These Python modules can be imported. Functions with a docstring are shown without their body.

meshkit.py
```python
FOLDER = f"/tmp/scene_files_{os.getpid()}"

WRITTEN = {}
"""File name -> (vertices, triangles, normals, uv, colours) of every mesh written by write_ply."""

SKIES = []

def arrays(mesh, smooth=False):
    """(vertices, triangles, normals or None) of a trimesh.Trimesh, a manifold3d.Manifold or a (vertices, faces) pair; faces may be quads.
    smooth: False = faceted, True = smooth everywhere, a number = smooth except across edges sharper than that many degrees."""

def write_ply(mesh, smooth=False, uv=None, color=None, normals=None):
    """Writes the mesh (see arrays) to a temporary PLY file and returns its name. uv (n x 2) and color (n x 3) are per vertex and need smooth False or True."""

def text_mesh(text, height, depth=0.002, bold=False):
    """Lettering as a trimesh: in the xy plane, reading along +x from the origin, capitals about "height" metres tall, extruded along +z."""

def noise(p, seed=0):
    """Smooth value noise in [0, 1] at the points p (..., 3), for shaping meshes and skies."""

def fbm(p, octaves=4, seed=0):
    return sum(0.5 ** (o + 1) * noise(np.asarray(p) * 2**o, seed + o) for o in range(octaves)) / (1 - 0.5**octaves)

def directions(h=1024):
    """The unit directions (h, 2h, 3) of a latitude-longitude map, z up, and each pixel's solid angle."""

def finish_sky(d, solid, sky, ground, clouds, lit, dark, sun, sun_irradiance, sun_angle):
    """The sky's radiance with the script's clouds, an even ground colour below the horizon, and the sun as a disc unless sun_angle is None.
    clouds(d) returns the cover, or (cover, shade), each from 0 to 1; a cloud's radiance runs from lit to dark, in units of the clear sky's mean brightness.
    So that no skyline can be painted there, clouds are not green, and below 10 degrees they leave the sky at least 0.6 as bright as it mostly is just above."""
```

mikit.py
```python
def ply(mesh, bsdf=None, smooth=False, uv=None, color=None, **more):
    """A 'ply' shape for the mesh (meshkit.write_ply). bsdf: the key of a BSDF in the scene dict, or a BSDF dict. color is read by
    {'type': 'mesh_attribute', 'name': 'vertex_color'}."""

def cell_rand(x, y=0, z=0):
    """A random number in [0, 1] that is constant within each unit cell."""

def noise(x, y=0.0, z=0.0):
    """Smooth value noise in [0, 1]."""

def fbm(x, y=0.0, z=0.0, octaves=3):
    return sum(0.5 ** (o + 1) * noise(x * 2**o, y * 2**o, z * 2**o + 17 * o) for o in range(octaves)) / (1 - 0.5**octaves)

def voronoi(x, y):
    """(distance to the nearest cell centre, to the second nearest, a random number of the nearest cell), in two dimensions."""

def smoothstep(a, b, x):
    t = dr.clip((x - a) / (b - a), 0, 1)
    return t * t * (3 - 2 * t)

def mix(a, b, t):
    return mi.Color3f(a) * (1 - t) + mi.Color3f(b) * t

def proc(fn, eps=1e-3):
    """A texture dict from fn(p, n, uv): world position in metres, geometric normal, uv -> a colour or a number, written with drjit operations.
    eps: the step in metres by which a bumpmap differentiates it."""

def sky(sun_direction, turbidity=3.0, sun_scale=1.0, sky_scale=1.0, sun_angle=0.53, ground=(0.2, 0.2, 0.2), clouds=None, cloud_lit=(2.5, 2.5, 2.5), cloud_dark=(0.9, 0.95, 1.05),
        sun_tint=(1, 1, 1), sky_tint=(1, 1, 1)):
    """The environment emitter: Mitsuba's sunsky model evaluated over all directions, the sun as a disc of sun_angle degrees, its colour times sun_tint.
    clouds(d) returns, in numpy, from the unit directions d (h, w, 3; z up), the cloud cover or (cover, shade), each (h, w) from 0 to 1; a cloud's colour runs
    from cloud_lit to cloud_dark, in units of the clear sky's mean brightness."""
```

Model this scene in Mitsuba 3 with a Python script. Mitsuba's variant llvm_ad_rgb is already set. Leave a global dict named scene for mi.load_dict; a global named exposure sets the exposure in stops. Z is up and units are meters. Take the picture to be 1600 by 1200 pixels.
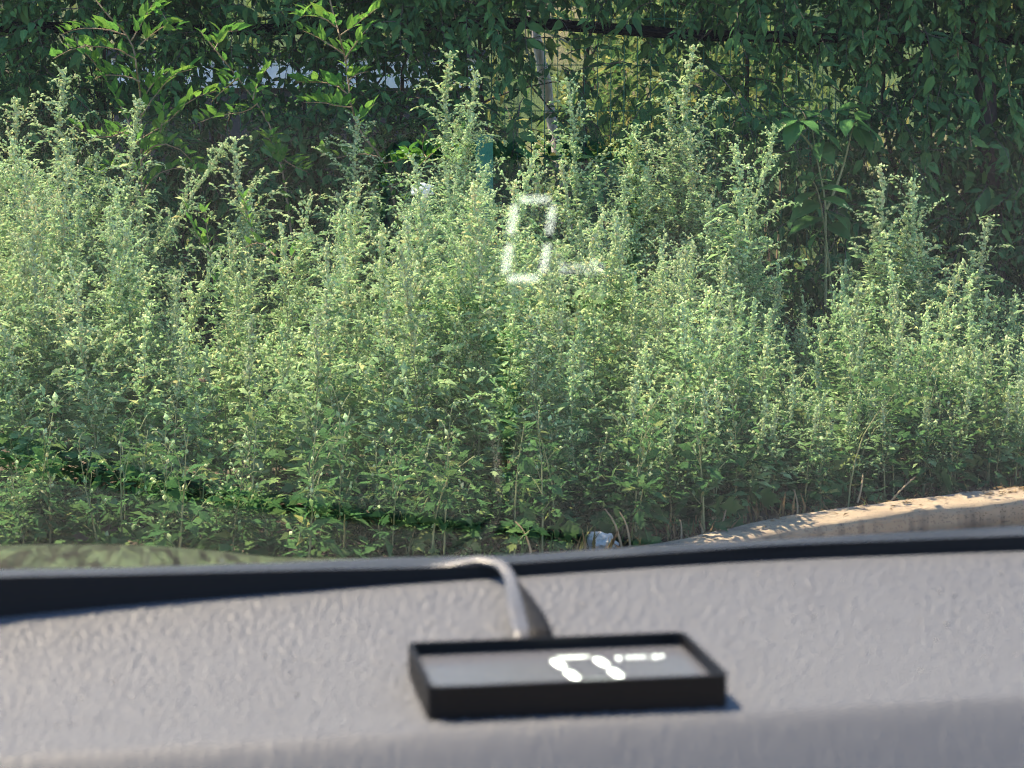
import math, random
import numpy as np, trimesh, mitsuba as mi, drjit as dr, mikit, meshkit
from mikit import proc, noise, fbm, voronoi, smoothstep, mix

# ---------------------------------------------------------------- camera, sky, exposure
T = mi.ScalarTransform4f
CAM = np.array([0.0, 0.0, 1.2])
PITCH, FPX = math.radians(6.8), 3208.0                     # focal length in pixels of a 1600 px wide picture
FW = np.array([0, math.cos(PITCH), -math.sin(PITCH)])
UP = np.array([0, math.sin(PITCH), math.cos(PITCH)])
RT = np.array([1.0, 0, 0])
scene, labels = {"type": "scene"}, {}
scene["camera"] = dict(type="thinlens", fov=math.degrees(2 * math.atan(800 / FPX)), fov_axis="x", aperture_radius=0.0016,
                       focus_distance=6.5, near_clip=0.02, far_clip=400.0,
                       to_world=T().look_at(origin=CAM.tolist(), target=(CAM + FW).tolist(), up=[0, 0, 1]))
SUN = np.array([-0.410, 0.286, 0.866])
scene["sky"] = mikit.sky(SUN.tolist(), turbidity=3.0, sun_tint=(1.0, 0.99, 0.94))
exposure = 3.4


def ray(x, y):
    return FW + RT * (x - 800) / FPX - UP * (y - 600) / FPX


def at(x, y, Y):                                           # the point that far in front of the driver's eye
    d = ray(x, y)
    return CAM + d * (Y / d[1])


def onz(x, y, z):
    d = ray(x, y)
    return CAM + d * ((z - CAM[2]) / d[2])


def pix(p):
    c = np.asarray(p, float) - CAM
    w = c @ FW
    return 800 + FPX * (c @ RT) / w, 600 - FPX * (c @ UP) / w


# ---------------------------------------------------------------- materials
def leaf_bsdf(cols, rough=0.5, trans=0.9, spec=0.5):
    """uv.x runs through the given colours (one leaf = one value), uv.y is a leaf's own brightness."""
    k = len(cols) - 1

    def fn(p, n, uv):
        t = dr.clip(uv.x, 0, 0.9999) * k
        c = mi.Color3f(cols[0])
        for i in range(k):
            c = mix(c, cols[i + 1], dr.clip(t - i, 0, 1))
        return c * (0.65 + 0.7 * dr.clip(uv.y, 0, 1))
    return dict(type="principledthin", base_color=proc(fn), roughness=rough, diff_trans=trans, eta=1.4, spec_trans=0.0)


scene["mugwort_leaf"] = leaf_bsdf([(0.085, 0.19, 0.065), (0.205, 0.34, 0.15), (0.345, 0.475, 0.23), (0.52, 0.50, 0.23)], 0.55, 0.9)
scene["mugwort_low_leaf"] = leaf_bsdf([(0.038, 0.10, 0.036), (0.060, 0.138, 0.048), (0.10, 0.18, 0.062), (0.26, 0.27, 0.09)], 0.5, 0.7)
scene["mugwort_flower"] = leaf_bsdf([(0.33, 0.475, 0.255), (0.47, 0.60, 0.335), (0.59, 0.68, 0.39), (0.66, 0.62, 0.36)], 0.6, 0.8)
scene["hedge_leaf"] = leaf_bsdf([(0.040, 0.100, 0.044), (0.058, 0.145, 0.056), (0.085, 0.19, 0.064), (0.14, 0.22, 0.06)], 0.4, 0.6)
scene["sapling_leaf"] = leaf_bsdf([(0.07, 0.20, 0.04), (0.10, 0.25, 0.045), (0.16, 0.30, 0.05), (0.30, 0.32, 0.06)], 0.4, 0.9)
scene["broad_leaf"] = leaf_bsdf([(0.052, 0.145, 0.052), (0.075, 0.195, 0.062), (0.115, 0.24, 0.07)], 0.4, 0.9)
scene["far_leaf"] = leaf_bsdf([(0.05, 0.12, 0.04), (0.09, 0.17, 0.05), (0.15, 0.21, 0.07), (0.26, 0.25, 0.08)], 0.5, 0.8)
scene["dry_grass"] = leaf_bsdf([(0.14, 0.095, 0.045), (0.24, 0.165, 0.08), (0.10, 0.15, 0.05), (0.06, 0.13, 0.04)], 0.6, 0.5)


def two(d):
    return dict(type="twosided", bsdf=d)


def woody(a, b):
    return two(dict(type="principled", roughness=0.8, base_color=proc(lambda p, n, uv: mix(a, b, fbm(p.x * 60, p.y * 60, p.z * 25)))))


scene["green_stem"] = woody((0.16, 0.20, 0.08), (0.28, 0.29, 0.14))
scene["brown_stem"] = woody((0.15, 0.10, 0.06), (0.30, 0.22, 0.13))
scene["tan_stem"] = woody((0.20, 0.145, 0.075), (0.33, 0.26, 0.15))
scene["dark_bark"] = woody((0.035, 0.03, 0.027), (0.10, 0.085, 0.075))
scene["pale_bark"] = woody((0.38, 0.33, 0.28), (0.55, 0.50, 0.45))
scene["black_rubber"] = two(dict(type="principled", base_color=(0.0015, 0.0017, 0.0025), roughness=0.6, specular=0.05))
scene["green_paint"] = two(dict(type="principled", base_color=proc(lambda p, n, uv: mix((0.02, 0.16, 0.09), (0.035, 0.22, 0.13), fbm(p.x * 20, p.y * 20, p.z * 9))), roughness=0.4))
scene["soil"] = two(dict(type="principled", roughness=0.95, base_color=proc(lambda p, n, uv: mix((0.03, 0.022, 0.015), (0.085, 0.062, 0.04), fbm(p.x * 14, p.y * 14, p.z * 14, 4)))))
scene["bank_soil"] = two(dict(type="principled", roughness=0.95, base_color=proc(lambda p, n, uv: mix((0.045, 0.085, 0.028), (0.16, 0.145, 0.08), smoothstep(0.50, 0.80, fbm(p.x * 2.6, p.y * 2.6, p.z * 2.6, 4))))))


def concrete_colour(p, n, uv):
    base = mix(mix((0.19, 0.145, 0.095), (0.27, 0.22, 0.15), fbm(p.x * 9, p.y * 9, p.z * 9, 4)), (0.12, 0.10, 0.075), 0.7 * smoothstep(0.5, 0.72, fbm(p.x * 3.1 + 4, p.y * 7, p.z * 5, 4)))
    streak = smoothstep(0.50, 0.80, fbm(p.x * 42, p.y * 30, p.z * 2.0, 3)) * dr.clip(1.0 - dr.abs(n.z), 0, 1)
    spots = smoothstep(0.66, 0.74, noise(p.x * 160, p.y * 160, p.z * 160))
    return mix(base, (0.08, 0.066, 0.05), dr.clip(0.75 * streak + 0.45 * spots, 0, 1))


scene["concrete"] = two(dict(type="bumpmap", arbitrary=proc(lambda p, n, uv: fbm(p.x * 70, p.y * 70, p.z * 70, 3), 2e-3), scale=0.004,
                             bsdf=dict(type="principled", roughness=0.9, base_color=proc(concrete_colour))))
scene["asphalt"] = two(dict(type="principled", roughness=0.9, base_color=proc(lambda p, n, uv: mix((0.05, 0.05, 0.05), (0.11, 0.105, 0.10), noise(p.x * 180, p.y * 180)))))
scene["white_wall"] = two(dict(type="principled", roughness=0.7, base_color=proc(lambda p, n, uv: mix((0.78, 0.79, 0.82), (0.85, 0.85, 0.87), fbm(p.x * 2, p.y * 2, p.z * 4)))))
scene["grey_wall"] = two(dict(type="principled", roughness=0.8, base_color=proc(lambda p, n, uv: mix((0.035, 0.035, 0.04), (0.06, 0.058, 0.065), fbm(p.x * 3, p.y * 3, p.z * 5)))))
scene["bag_film"] = dict(type="principledthin", base_color=(0.72, 0.76, 0.74), roughness=0.35, diff_trans=0.7, eta=1.45, spec_trans=0.0)


scene["dash_vinyl"] = two(dict(type="principled", roughness=0.6, specular=0.35,
                               base_color=proc(lambda p, n, uv: mix((0.0635, 0.0675, 0.0755), (0.071, 0.0755, 0.0835), fbm(uv.x * 60, uv.y * 60)))))
scene["pale_dust"] = two(dict(type="principled", base_color=(0.20, 0.19, 0.17), roughness=0.9))
scene["dash_plain"] = two(dict(type="principled", roughness=0.6, base_color=(0.06, 0.061, 0.064)))
scene["windscreen_glass"] = dict(type="thindielectric", int_ior=1.5, specular_reflectance={"type": "rgb", "value": (0.48, 0.50, 0.51)})   # coated against reflections
scene["frit"] = two(dict(type="principled", base_color=(0.006, 0.006, 0.007), roughness=0.6, specular=0.2))
scene["cowl_plastic"] = two(dict(type="principled", base_color=(0.014, 0.017, 0.023), roughness=0.42, specular=0.6))
scene["paint"] = two(dict(type="bumpmap", arbitrary=proc(lambda p, n, uv: fbm(p.x * 55 + 9 * p.y, p.y * 3, 0.0, 3), 3e-3), scale=0.0200,
                          bsdf=dict(type="principled", base_color=(0.72, 0.74, 0.62), metallic=0.95, roughness=0.05, clearcoat=1.0, clearcoat_gloss=0.99)))
scene["black_case"] = two(dict(type="principled", base_color=(0.0035, 0.0035, 0.004), roughness=0.5, specular=0.15))
scene["screen_glass"] = two(dict(type="principled", base_color=(0.070, 0.073, 0.083), roughness=0.18, specular=0.8))
scene["cable_skin"] = two(dict(type="principled", base_color=(0.045, 0.047, 0.052), roughness=0.42, specular=0.5))
scene["boot_rubber"] = two(dict(type="principled", base_color=(0.0035, 0.0036, 0.0045), roughness=0.6, specular=0.12))
scene["segment_face"] = dict(type="diffuse", reflectance={"type": "rgb", "value": (0.5, 0.5, 0.45)})


def fix(d):
    for k, v in d.items():
        if isinstance(v, dict):
            fix(v)
        elif k == "base_color":
            d[k] = {"type": "rgb", "value": list(v)}


fix({k: v for k, v in scene.items() if isinstance(v, dict) and k not in ("camera", "sky")})


# ---------------------------------------------------------------- mesh helpers
class MB:
    def __init__(self):
        self.v, self.f, self.uv, self.n = [], [], [], 0

    def add(self, v, f, uv=(0.5, 0.5)):
        v = np.asarray(v, float).reshape(-1, 3)
        uv = np.asarray(uv, float)
        self.v.append(v)
        self.f.append(np.asarray(f, int) + self.n)
        self.uv.append(np.broadcast_to(uv, (len(v), 2)) if uv.ndim == 1 else uv)
        self.n += len(v)

    def many(self, proto, R, t, uv):
        """Copies of proto = (vertices, triangles) under the rotation-scales R (n, 3, 3), the places t (n, 3); uv (n, 2)."""
        pv, pf = proto
        n = len(t)
        if n == 0:
            return
        v = np.einsum("nij,kj->nki", R, pv) + t[:, None]
        f = pf[None] + (np.arange(n) * len(pv))[:, None, None]
        self.add(v.reshape(-1, 3), f.reshape(-1, 3), np.repeat(uv, len(pv), 0))

    def tube(self, p, r, sides=5, cap=True, uv=(0.5, 0.5)):
        p = np.asarray(p, float)
        t = np.gradient(p, axis=0)
        t /= np.linalg.norm(t, axis=1, keepdims=True) + 1e-12
        ref = np.array([0.31, 0.95, 0.05]) if abs(t[:, 2]).mean() > 0.5 else np.array([0, 0, 1.0])
        a = np.cross(t, ref)
        a /= np.linalg.norm(a, axis=1, keepdims=True) + 1e-12
        b = np.cross(t, a)
        ang = np.arange(sides) * 2 * np.pi / sides
        r = np.broadcast_to(r, (len(p),))
        v = p[:, None] + r[:, None, None] * (np.cos(ang)[None, :, None] * a[:, None] + np.sin(ang)[None, :, None] * b[:, None])
        i, j = np.meshgrid(np.arange(len(p) - 1), np.arange(sides), indexing="ij")
        q = np.stack([i * sides + j, i * sides + (j + 1) % sides, (i + 1) * sides + (j + 1) % sides, (i + 1) * sides + j], -1).reshape(-1, 4)
        f = np.vstack([q[:, [0, 1, 2]], q[:, [0, 2, 3]]])
        v = v.reshape(-1, 3)
        if cap:
            v = np.vstack([v, p[:1], p[-1:]])
            k = np.arange(sides)
            m = (len(p) - 1) * sides
            f = np.vstack([f, np.stack([k * 0 + len(v) - 2, (k + 1) % sides, k], 1), np.stack([k * 0 + len(v) - 1, m + k, m + (k + 1) % sides], 1)])
        self.add(v, f, uv)

    def mesh(self):
        return (np.vstack(self.v), np.vstack(self.f)), np.vstack(self.uv)

    def ply(self, bsdf, smooth=False, **more):
        m, uv = self.mesh()
        return mikit.ply(m, bsdf, smooth=smooth, uv=uv, **more)


used = {}


def numbered(name):
    used[name] = used.get(name, -1) + 1
    return name if used[name] == 0 else f"{name}_{used[name]:03d}"


def thing(name, label, cat, group=None, kind=None):
    k = numbered(name)
    labels[k] = {"label": label, "category": cat}
    if group:
        labels[k]["group"] = group
    if kind:
        labels[k]["kind"] = kind
    return k


def part(parent, name, shape, label=None, kind=None, **more):
    k = numbered(f"{parent}__{name}")
    scene[k] = {**shape, **more}
    if label or kind:
        labels[k] = {a: b for a, b in (("label", label), ("kind", kind)) if b}
    return k


def struct(name, shape, label=None):
    scene[name] = shape
    labels[name] = {"kind": "structure", "label": label or name.replace("_", " ")}


def spline(pts, n):
    from scipy.interpolate import PchipInterpolator
    p = np.asarray(pts, float)
    s = np.concatenate([[0], np.cumsum(np.linalg.norm(np.diff(p, axis=0), axis=1))])
    return PchipInterpolator(s, p)(np.linspace(0, s[-1], n))


def frames(d, roll, rng=None):
    """Rotations (n, 3, 3) whose x column runs along d, y is the leaf's width, z its upper side."""
    d = d / (np.linalg.norm(d, axis=1, keepdims=True) + 1e-12)
    w = np.cross(np.array([0, 0, 1.0]) + 0.02 * d[:, [1, 2, 0]], d)
    w /= np.linalg.norm(w, axis=1, keepdims=True) + 1e-12
    n = np.cross(d, w)
    c, s = np.cos(roll)[:, None], np.sin(roll)[:, None]
    return np.stack([d, c * w + s * n, -s * w + c * n], 2)


def oval_leaf(width=0.42, droop=0.22, fold=0.10, stalk=0.08, point=0.55):
    """A leaf one unit long along x: eight faces bent down towards the tip and folded along the midrib."""
    xs, ws = [0.30, 0.62], [width * 0.92, width * point * 1.5]
    v = [[0, 0, 0], [stalk, 0, 0]]
    for x, w in zip(xs, ws):
        z = -droop * x * x
        v += [[x, w / 2, z + fold * w], [x, 0, z], [x, -w / 2, z + fold * w]]
    v += [[1, 0, -droop]]
    f = [[1, 3, 2], [1, 4, 3], [2, 3, 6], [2, 6, 5], [3, 4, 7], [3, 7, 6], [5, 6, 8], [6, 7, 8]]
    return np.array(v, float)[1:], np.array(f) - 1


def lobed_leaf(seed, droop=0.3):
    """A deeply cut mugwort leaf, one unit long along x."""
    r = np.random.default_rng(seed)
    mb = MB()
    bend = lambda p: np.stack([p[:, 0], p[:, 1], 0.10 * np.abs(p[:, 1]) - droop * p[:, 0] ** 2], 1)  # noqa: E731

    def lobe(b, tip, w):
        b, tip = np.array(b, float), np.array(tip, float)
        d = tip - b
        s = np.array([-d[1], d[0]]) / np.linalg.norm(d) * w
        m = b + 0.62 * d
        pts = np.array([b - 0.45 * s, b + 0.45 * s, m + s, m - s, tip])
        mb.add(bend(np.c_[pts, np.zeros(5)]), [[0, 3, 2], [0, 2, 1], [3, 4, 2]])
    lobe((0.02, 0), (0.45, 0), 0.05)
    for x, L, a in ((0.30, 0.30, 1.0), (0.50, 0.36, 0.85), (0.66, 0.24, 0.75)):
        for s in (-1, 1):
            LL, aa = L * r.uniform(0.85, 1.15), a * r.uniform(0.85, 1.15)
            lobe((x - 0.06, 0), (x + LL * math.cos(aa), s * LL * math.sin(aa)), 0.075)
    lobe((0.40, 0), (1.0, r.uniform(-0.04, 0.04)), 0.11)
    (v, f), _ = mb.mesh()
    return v, f


BEAD = (np.array([[0, 0, 0], [0.45, 0.34, 0], [0.5, -0.30, 0.12], [0.45, 0, -0.34], [0.5, 0.05, 0.36], [1, 0, 0.0]]),
        np.array([[0, 1, 4], [0, 4, 2], [0, 2, 3], [0, 3, 1], [5, 4, 1], [5, 2, 4], [5, 3, 2], [5, 1, 3]]))
BLADE = (np.array([[0, 0, 0], [0.5, 0.13, 0.05], [0.5, -0.13, 0.05], [1, 0, -0.16]]), np.array([[0, 2, 1], [1, 2, 3]]))
LOBED = [lobed_leaf(s, d) for s, d in ((1, 0.25), (2, 0.4), (3, 0.15))]
OVAL = [oval_leaf(0.40, 0.25), oval_leaf(0.48, 0.4), oval_leaf(0.36, 0.12)]
BROAD = [oval_leaf(0.60, 0.42, 0.08, 0.05, 0.58), oval_leaf(0.54, 0.30, 0.12, 0.05, 0.55)]


# ---------------------------------------------------------------- the car: frame of its own, turned left of the line of sight
YAW = math.radians(9.4)
CF = np.array([-math.sin(YAW), math.cos(YAW), 0])          # forward
CR = np.array([math.cos(YAW), math.sin(YAW), 0])           # right
Z = np.array([0, 0, 1.0])


def car(s, D, z):
    return CAM + CR * s + CF * D + Z * z


def in_car(p):
    c = np.asarray(p) - CAM
    return np.array([c @ CR, c @ CF, c[2]])


WN = np.array([0.0, 0.633, 0.774])                          # windscreen plane in car coordinates (s, D, z)
WN /= np.linalg.norm(WN)
WP = np.array([0.0, 0.776, -0.116])


def bulge(s):                                               # the glass bows forward: how far its foot lies from the plane's
    t = np.clip((s - 0.20) / 0.25, 0, 1)
    return 0.015 * t * t * (3 - 2 * t)


def on_screen(x, y, off=0.0):
    """Where the line of sight meets the windscreen (off metres inside it)."""
    d = ray(x, y)
    n = CR * WN[0] + CF * WN[1] + Z * WN[2]
    p = CAM
    for _ in range(12):
        p = CAM + d * ((n @ (car(*WP) + CF * float(bulge((p - CAM) @ CR)) - n * off - CAM)) / (n @ d))
    return p


def in_plane(x, y, D):
    d = ray(x, y)
    return CAM + d * (D / (d @ CF))


CAR = thing("car", "grey grained dashboard, windscreen and bonnet of the car the picture is taken from", "car")

# dashboard: a grid between the front apron, the crease and the back edge below the glass
edge_px = np.array([(-2500, 1290), (-500, 1016), (0, 965), (200, 946), (400, 930), (600, 915), (800, 902), (1000, 888), (1200, 876), (1400, 868), (1600, 861), (2100, 852), (3400, 846)], float)
crease_px = [(-2500, 1330), (0, 1179), (800, 1131), (1600, 1083), (3400, 975)]
ze, zc = -0.1835, -0.198
xs = np.r_[np.linspace(-2500, -100, 50)[:-1], np.linspace(-100, 1700, 640), np.linspace(1700, 3400, 40)[1:]]
from scipy.interpolate import PchipInterpolator
ey = PchipInterpolator(edge_px[:, 0], edge_px[:, 1])(xs)
cy = np.interp(xs, *np.array(crease_px, float).T)
E = np.array([in_car(onz(x, y, CAM[2] + ze)) for x, y in zip(xs, ey)])
C = np.array([in_car(onz(x, y, CAM[2] + zc)) for x, y in zip(xs, cy)])
rows = []
from scipy.spatial import cKDTree
gr = np.random.default_rng(3)
cg = np.stack(np.meshgrid(np.arange(-220, 330), np.arange(-30, 110), indexing="ij"), -1).reshape(-1, 2) + gr.uniform(-0.42, 0.42, (550 * 140, 2))
ctree, ctall = cKDTree(cg), gr.uniform(0.6, 1.0, len(cg))


def leather(row):
    """Height of the moulded grain: pillows about 2 mm wide, longer towards the glass."""
    u, v = row[:, 0] / 0.0029 + (row[:, 1] - 0.7) / 0.016, (row[:, 1] - 0.55) / 0.0085
    d, k = ctree.query(np.c_[u, v], k=2)
    t = np.clip((d[:, 1] - d[:, 0]) / 0.5, 0, 1)
    return 0.00095 * ctall[k[:, 0]] * t * (2 - t)


for q in np.r_[np.linspace(1, 0.25, 9)[:-1], np.linspace(0.25, 0, 34)]:   # apron falling towards the driver
    k = 0.26 * q
    ang = math.radians(47)
    row = np.c_[C[:, 0], C[:, 1] - k, C[:, 2] - math.tan(ang) * (math.sqrt(k * k + 0.008 ** 2) - 0.008)]
    row[:, 2] += 0.45 * leather(row)
    rows.append(row)
for q in np.linspace(0, 1, 104)[1:]:
    row = C + (E - C) * q
    row[:, 2] = C[:, 2] + (E[:, 2] - C[:, 2]) * q ** 2.4 - 0.0015 * math.sin(math.pi * q) + leather(row) * min(1, (1 - q) * 20)
    rows.append(row)
for a in np.linspace(0, 1, 6)[1:]:                         # rounded lip
    th = a * math.pi / 2
    rows.append(E + np.array([0, 0.0012 * math.sin(th), -0.0012 * (1 - math.cos(th))]))
rows.append(E + np.array([0, 0.0012, -0.05]))
G = np.array(rows)
nr, nc = G.shape[:2]
V = np.array([[car(*p) for p in r] for r in G]).reshape(-1, 3)
UVd = G[:, :, :2].reshape(-1, 2) + 1.0
i, j = np.meshgrid(np.arange(nr - 1), np.arange(nc - 1), indexing="ij")
q = np.stack([i * nc + j, i * nc + j + 1, (i + 1) * nc + j + 1, (i + 1) * nc + j], -1).reshape(-1, 4)
Fd = np.vstack([q[:, [0, 1, 2]], q[:, [0, 2, 3]]])
part(CAR, "dashboard", mikit.ply((V, Fd), "dash_vinyl", smooth=True, uv=UVd), "mid grey dashboard top with fine leather grain")


cr_ = np.random.default_rng(8)
mb = MB()
for k in cr_.integers(60 * nc, (nr - 12) * nc, 70):
    if 45 < k % nc < nc - 45:
        b_ = trimesh.creation.icosphere(1, 1.0)
        mb.add(b_.vertices * cr_.uniform(0.00025, 0.0007) * cr_.uniform(0.6, 1.4, (1, 3)) + V[k] + [0, 0, 0.0003], b_.faces)
scene["dust_specks"] = mb.ply("pale_dust")
labels["dust_specks"] = {"label": "pale dust specks scattered over the grey dashboard", "category": "dust", "kind": "stuff"}


def strip(top, bottom, thick, back):
    """A band of quads between two polylines, given thickness towards back."""
    a, b = np.asarray(top), np.asarray(bottom)
    n = len(a)
    v = np.vstack([a, b, b + back * thick, a + back * thick])
    k = np.arange(n - 1)
    f = []
    for lo, hi in ((0, n), (n, 2 * n), (2 * n, 3 * n), (3 * n, 0)):
        f += [np.stack([lo + k, lo + k + 1, hi + k + 1], 1), np.stack([lo + k, hi + k + 1, hi + k], 1)]
    return v, np.vstack(f)


# windscreen: one laminated sheet, its lower end below the dashboard's edge
wd = np.array([0.0, -WN[2], WN[1]])                         # up the glass
gs, gt = np.meshgrid(np.linspace(-0.75, 0.85, 81), np.linspace(-0.20, 0.85, 12), indexing="ij")
WV = np.array([car(WP[0] + a, WP[1] + wd[1] * b + bulge(a), WP[2] + wd[2] * b) for a, b in zip(gs.ravel(), gt.ravel())])
i, j = np.meshgrid(np.arange(80), np.arange(11), indexing="ij")
q = np.stack([i * 12 + j, (i + 1) * 12 + j, (i + 1) * 12 + j + 1, i * 12 + j + 1], -1).reshape(-1, 4)
part(CAR, "windscreen", mikit.ply((WV, np.vstack([q[:, [0, 1, 2]], q[:, [0, 2, 3]]])), "windscreen_glass", smooth=True))
fx = np.linspace(-1400, 2800, 80)
ft = np.interp(fx, [-1400, -400, 0, 200, 400, 520, 640, 800, 1200, 1600, 2000], [990, 925, 902, 898, 893, 890, 888, 881, 852, 837, 824])
ED = lambda px: float(np.interp(px, xs, E[:, 1]))  # noqa: E731
top = np.array([in_plane(x, y, ED(x) + 0.0018) for x, y in zip(fx, ft)])
low = top - Z * 0.05
part(CAR, "rubber_seal", mikit.ply(strip(top, low, 0.0012, CF), "frit"), "black rubber seal between dashboard and glass")
sa = top + CF * 0.0014 - Z * 0.0004
sb = []
for c in sa:                                                 # falls from the seal to the glass
    D_, b_ = float((c - CAM) @ CF), float(bulge((c - CAM) @ CR))
    D1 = D_ + 0.004
    while D1 < 0.90 and c[2] - CAM[2] - 0.30 * (D1 - D_) < WP[2] - (D1 + 0.005 - b_ - WP[1]) * WN[1] / WN[2]:
        D1 += 0.002
    sb.append(c + CF * (D1 - D_) - Z * 0.30 * (D1 - D_))
part(CAR, "defroster_shelf", mikit.ply(strip(sb, sa, 0.004, -Z), "dash_plain"))
# cowl below the glass outside
ct = np.interp(fx, [-1400, -400, 0, 200, 430, 600, 800, 1000, 1200, 1400, 1600, 2000], [940, 897, 889, 886, 879, 871, 867, 853, 843, 832, 821, 800])
top = np.array([in_plane(x, y, 1.10) for x, y in zip(fx, ct)])
low = np.array([in_plane(x, y + 85, 0.95) for x, y in zip(fx, ct)])
part(CAR, "cowl_panel", mikit.ply(strip(top, low, 0.02, -Z), "cowl_plastic", smooth=30))
# bonnet: crest about a metre and a half ahead
bx = np.linspace(-1500, 2400, 100)
by = PchipInterpolator([-1500, -700, -300, 0, 100, 200, 300, 380, 430, 520, 800, 1000, 1300, 2400], [905, 872, 858, 852, 850, 851, 857, 865, 871, 872, 870, 863, 856, 840])(bx)
crest = np.array([in_car(in_plane(x, y, 1.45)) for x, y in zip(bx, by)])
Ds = np.linspace(1.14, 2.15, 30)
B = []
for D in Ds:
    e = D - 1.45
    B.append(np.c_[crest[:, 0] * D / 1.45, np.full(len(bx), D), crest[:, 2] - 0.199 * e - 0.155 * e * e - (0.5 * max(e - 0.35, 0) ** 2)])
B = np.array(B)
nr, nc = B.shape[:2]
V = np.array([[car(*p) for p in r] for r in B]).reshape(-1, 3)
i, j = np.meshgrid(np.arange(nr - 1), np.arange(nc - 1), indexing="ij")
q = np.stack([i * nc + j, i * nc + j + 1, (i + 1) * nc + j + 1, (i + 1) * nc + j], -1).reshape(-1, 4)
part(CAR, "bonnet", mikit.ply((V, np.vstack([q[:, [0, 1, 2]], q[:, [0, 2, 3]]])), "paint", smooth=True), "glossy bonnet mirroring the weeds in wavering streaks")

# ---------------------------------------------------------------- head-up display on the dashboard
HUD = thing("head_up_display", "small black head-up display box with a lit speed readout on the dashboard", "display")
HS, HD, HZ = 0.1365, 0.679, -0.2000
HW, HL, HH = 0.1060, 0.065, 0.0140


def hud(u, v, w):
    return car(HS + u, HD + v, HZ + w)


def hud_mesh(m):
    v = np.array(m.vertices if hasattr(m, "vertices") else m[0], float)
    return np.array([hud(*p) for p in v]), np.array(m.faces if hasattr(m, "faces") else m[1])


import manifold3d as m3
from manifold3d import Manifold, CrossSection


def slab(w, l, h, r, seg=8, z0=0.0):
    c = CrossSection.square([w - 2 * r, l - 2 * r], True).offset(r, m3.JoinType.Round, 2.0, seg * 4)
    return c.extrude(h).translate([0, l / 2, z0])


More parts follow.
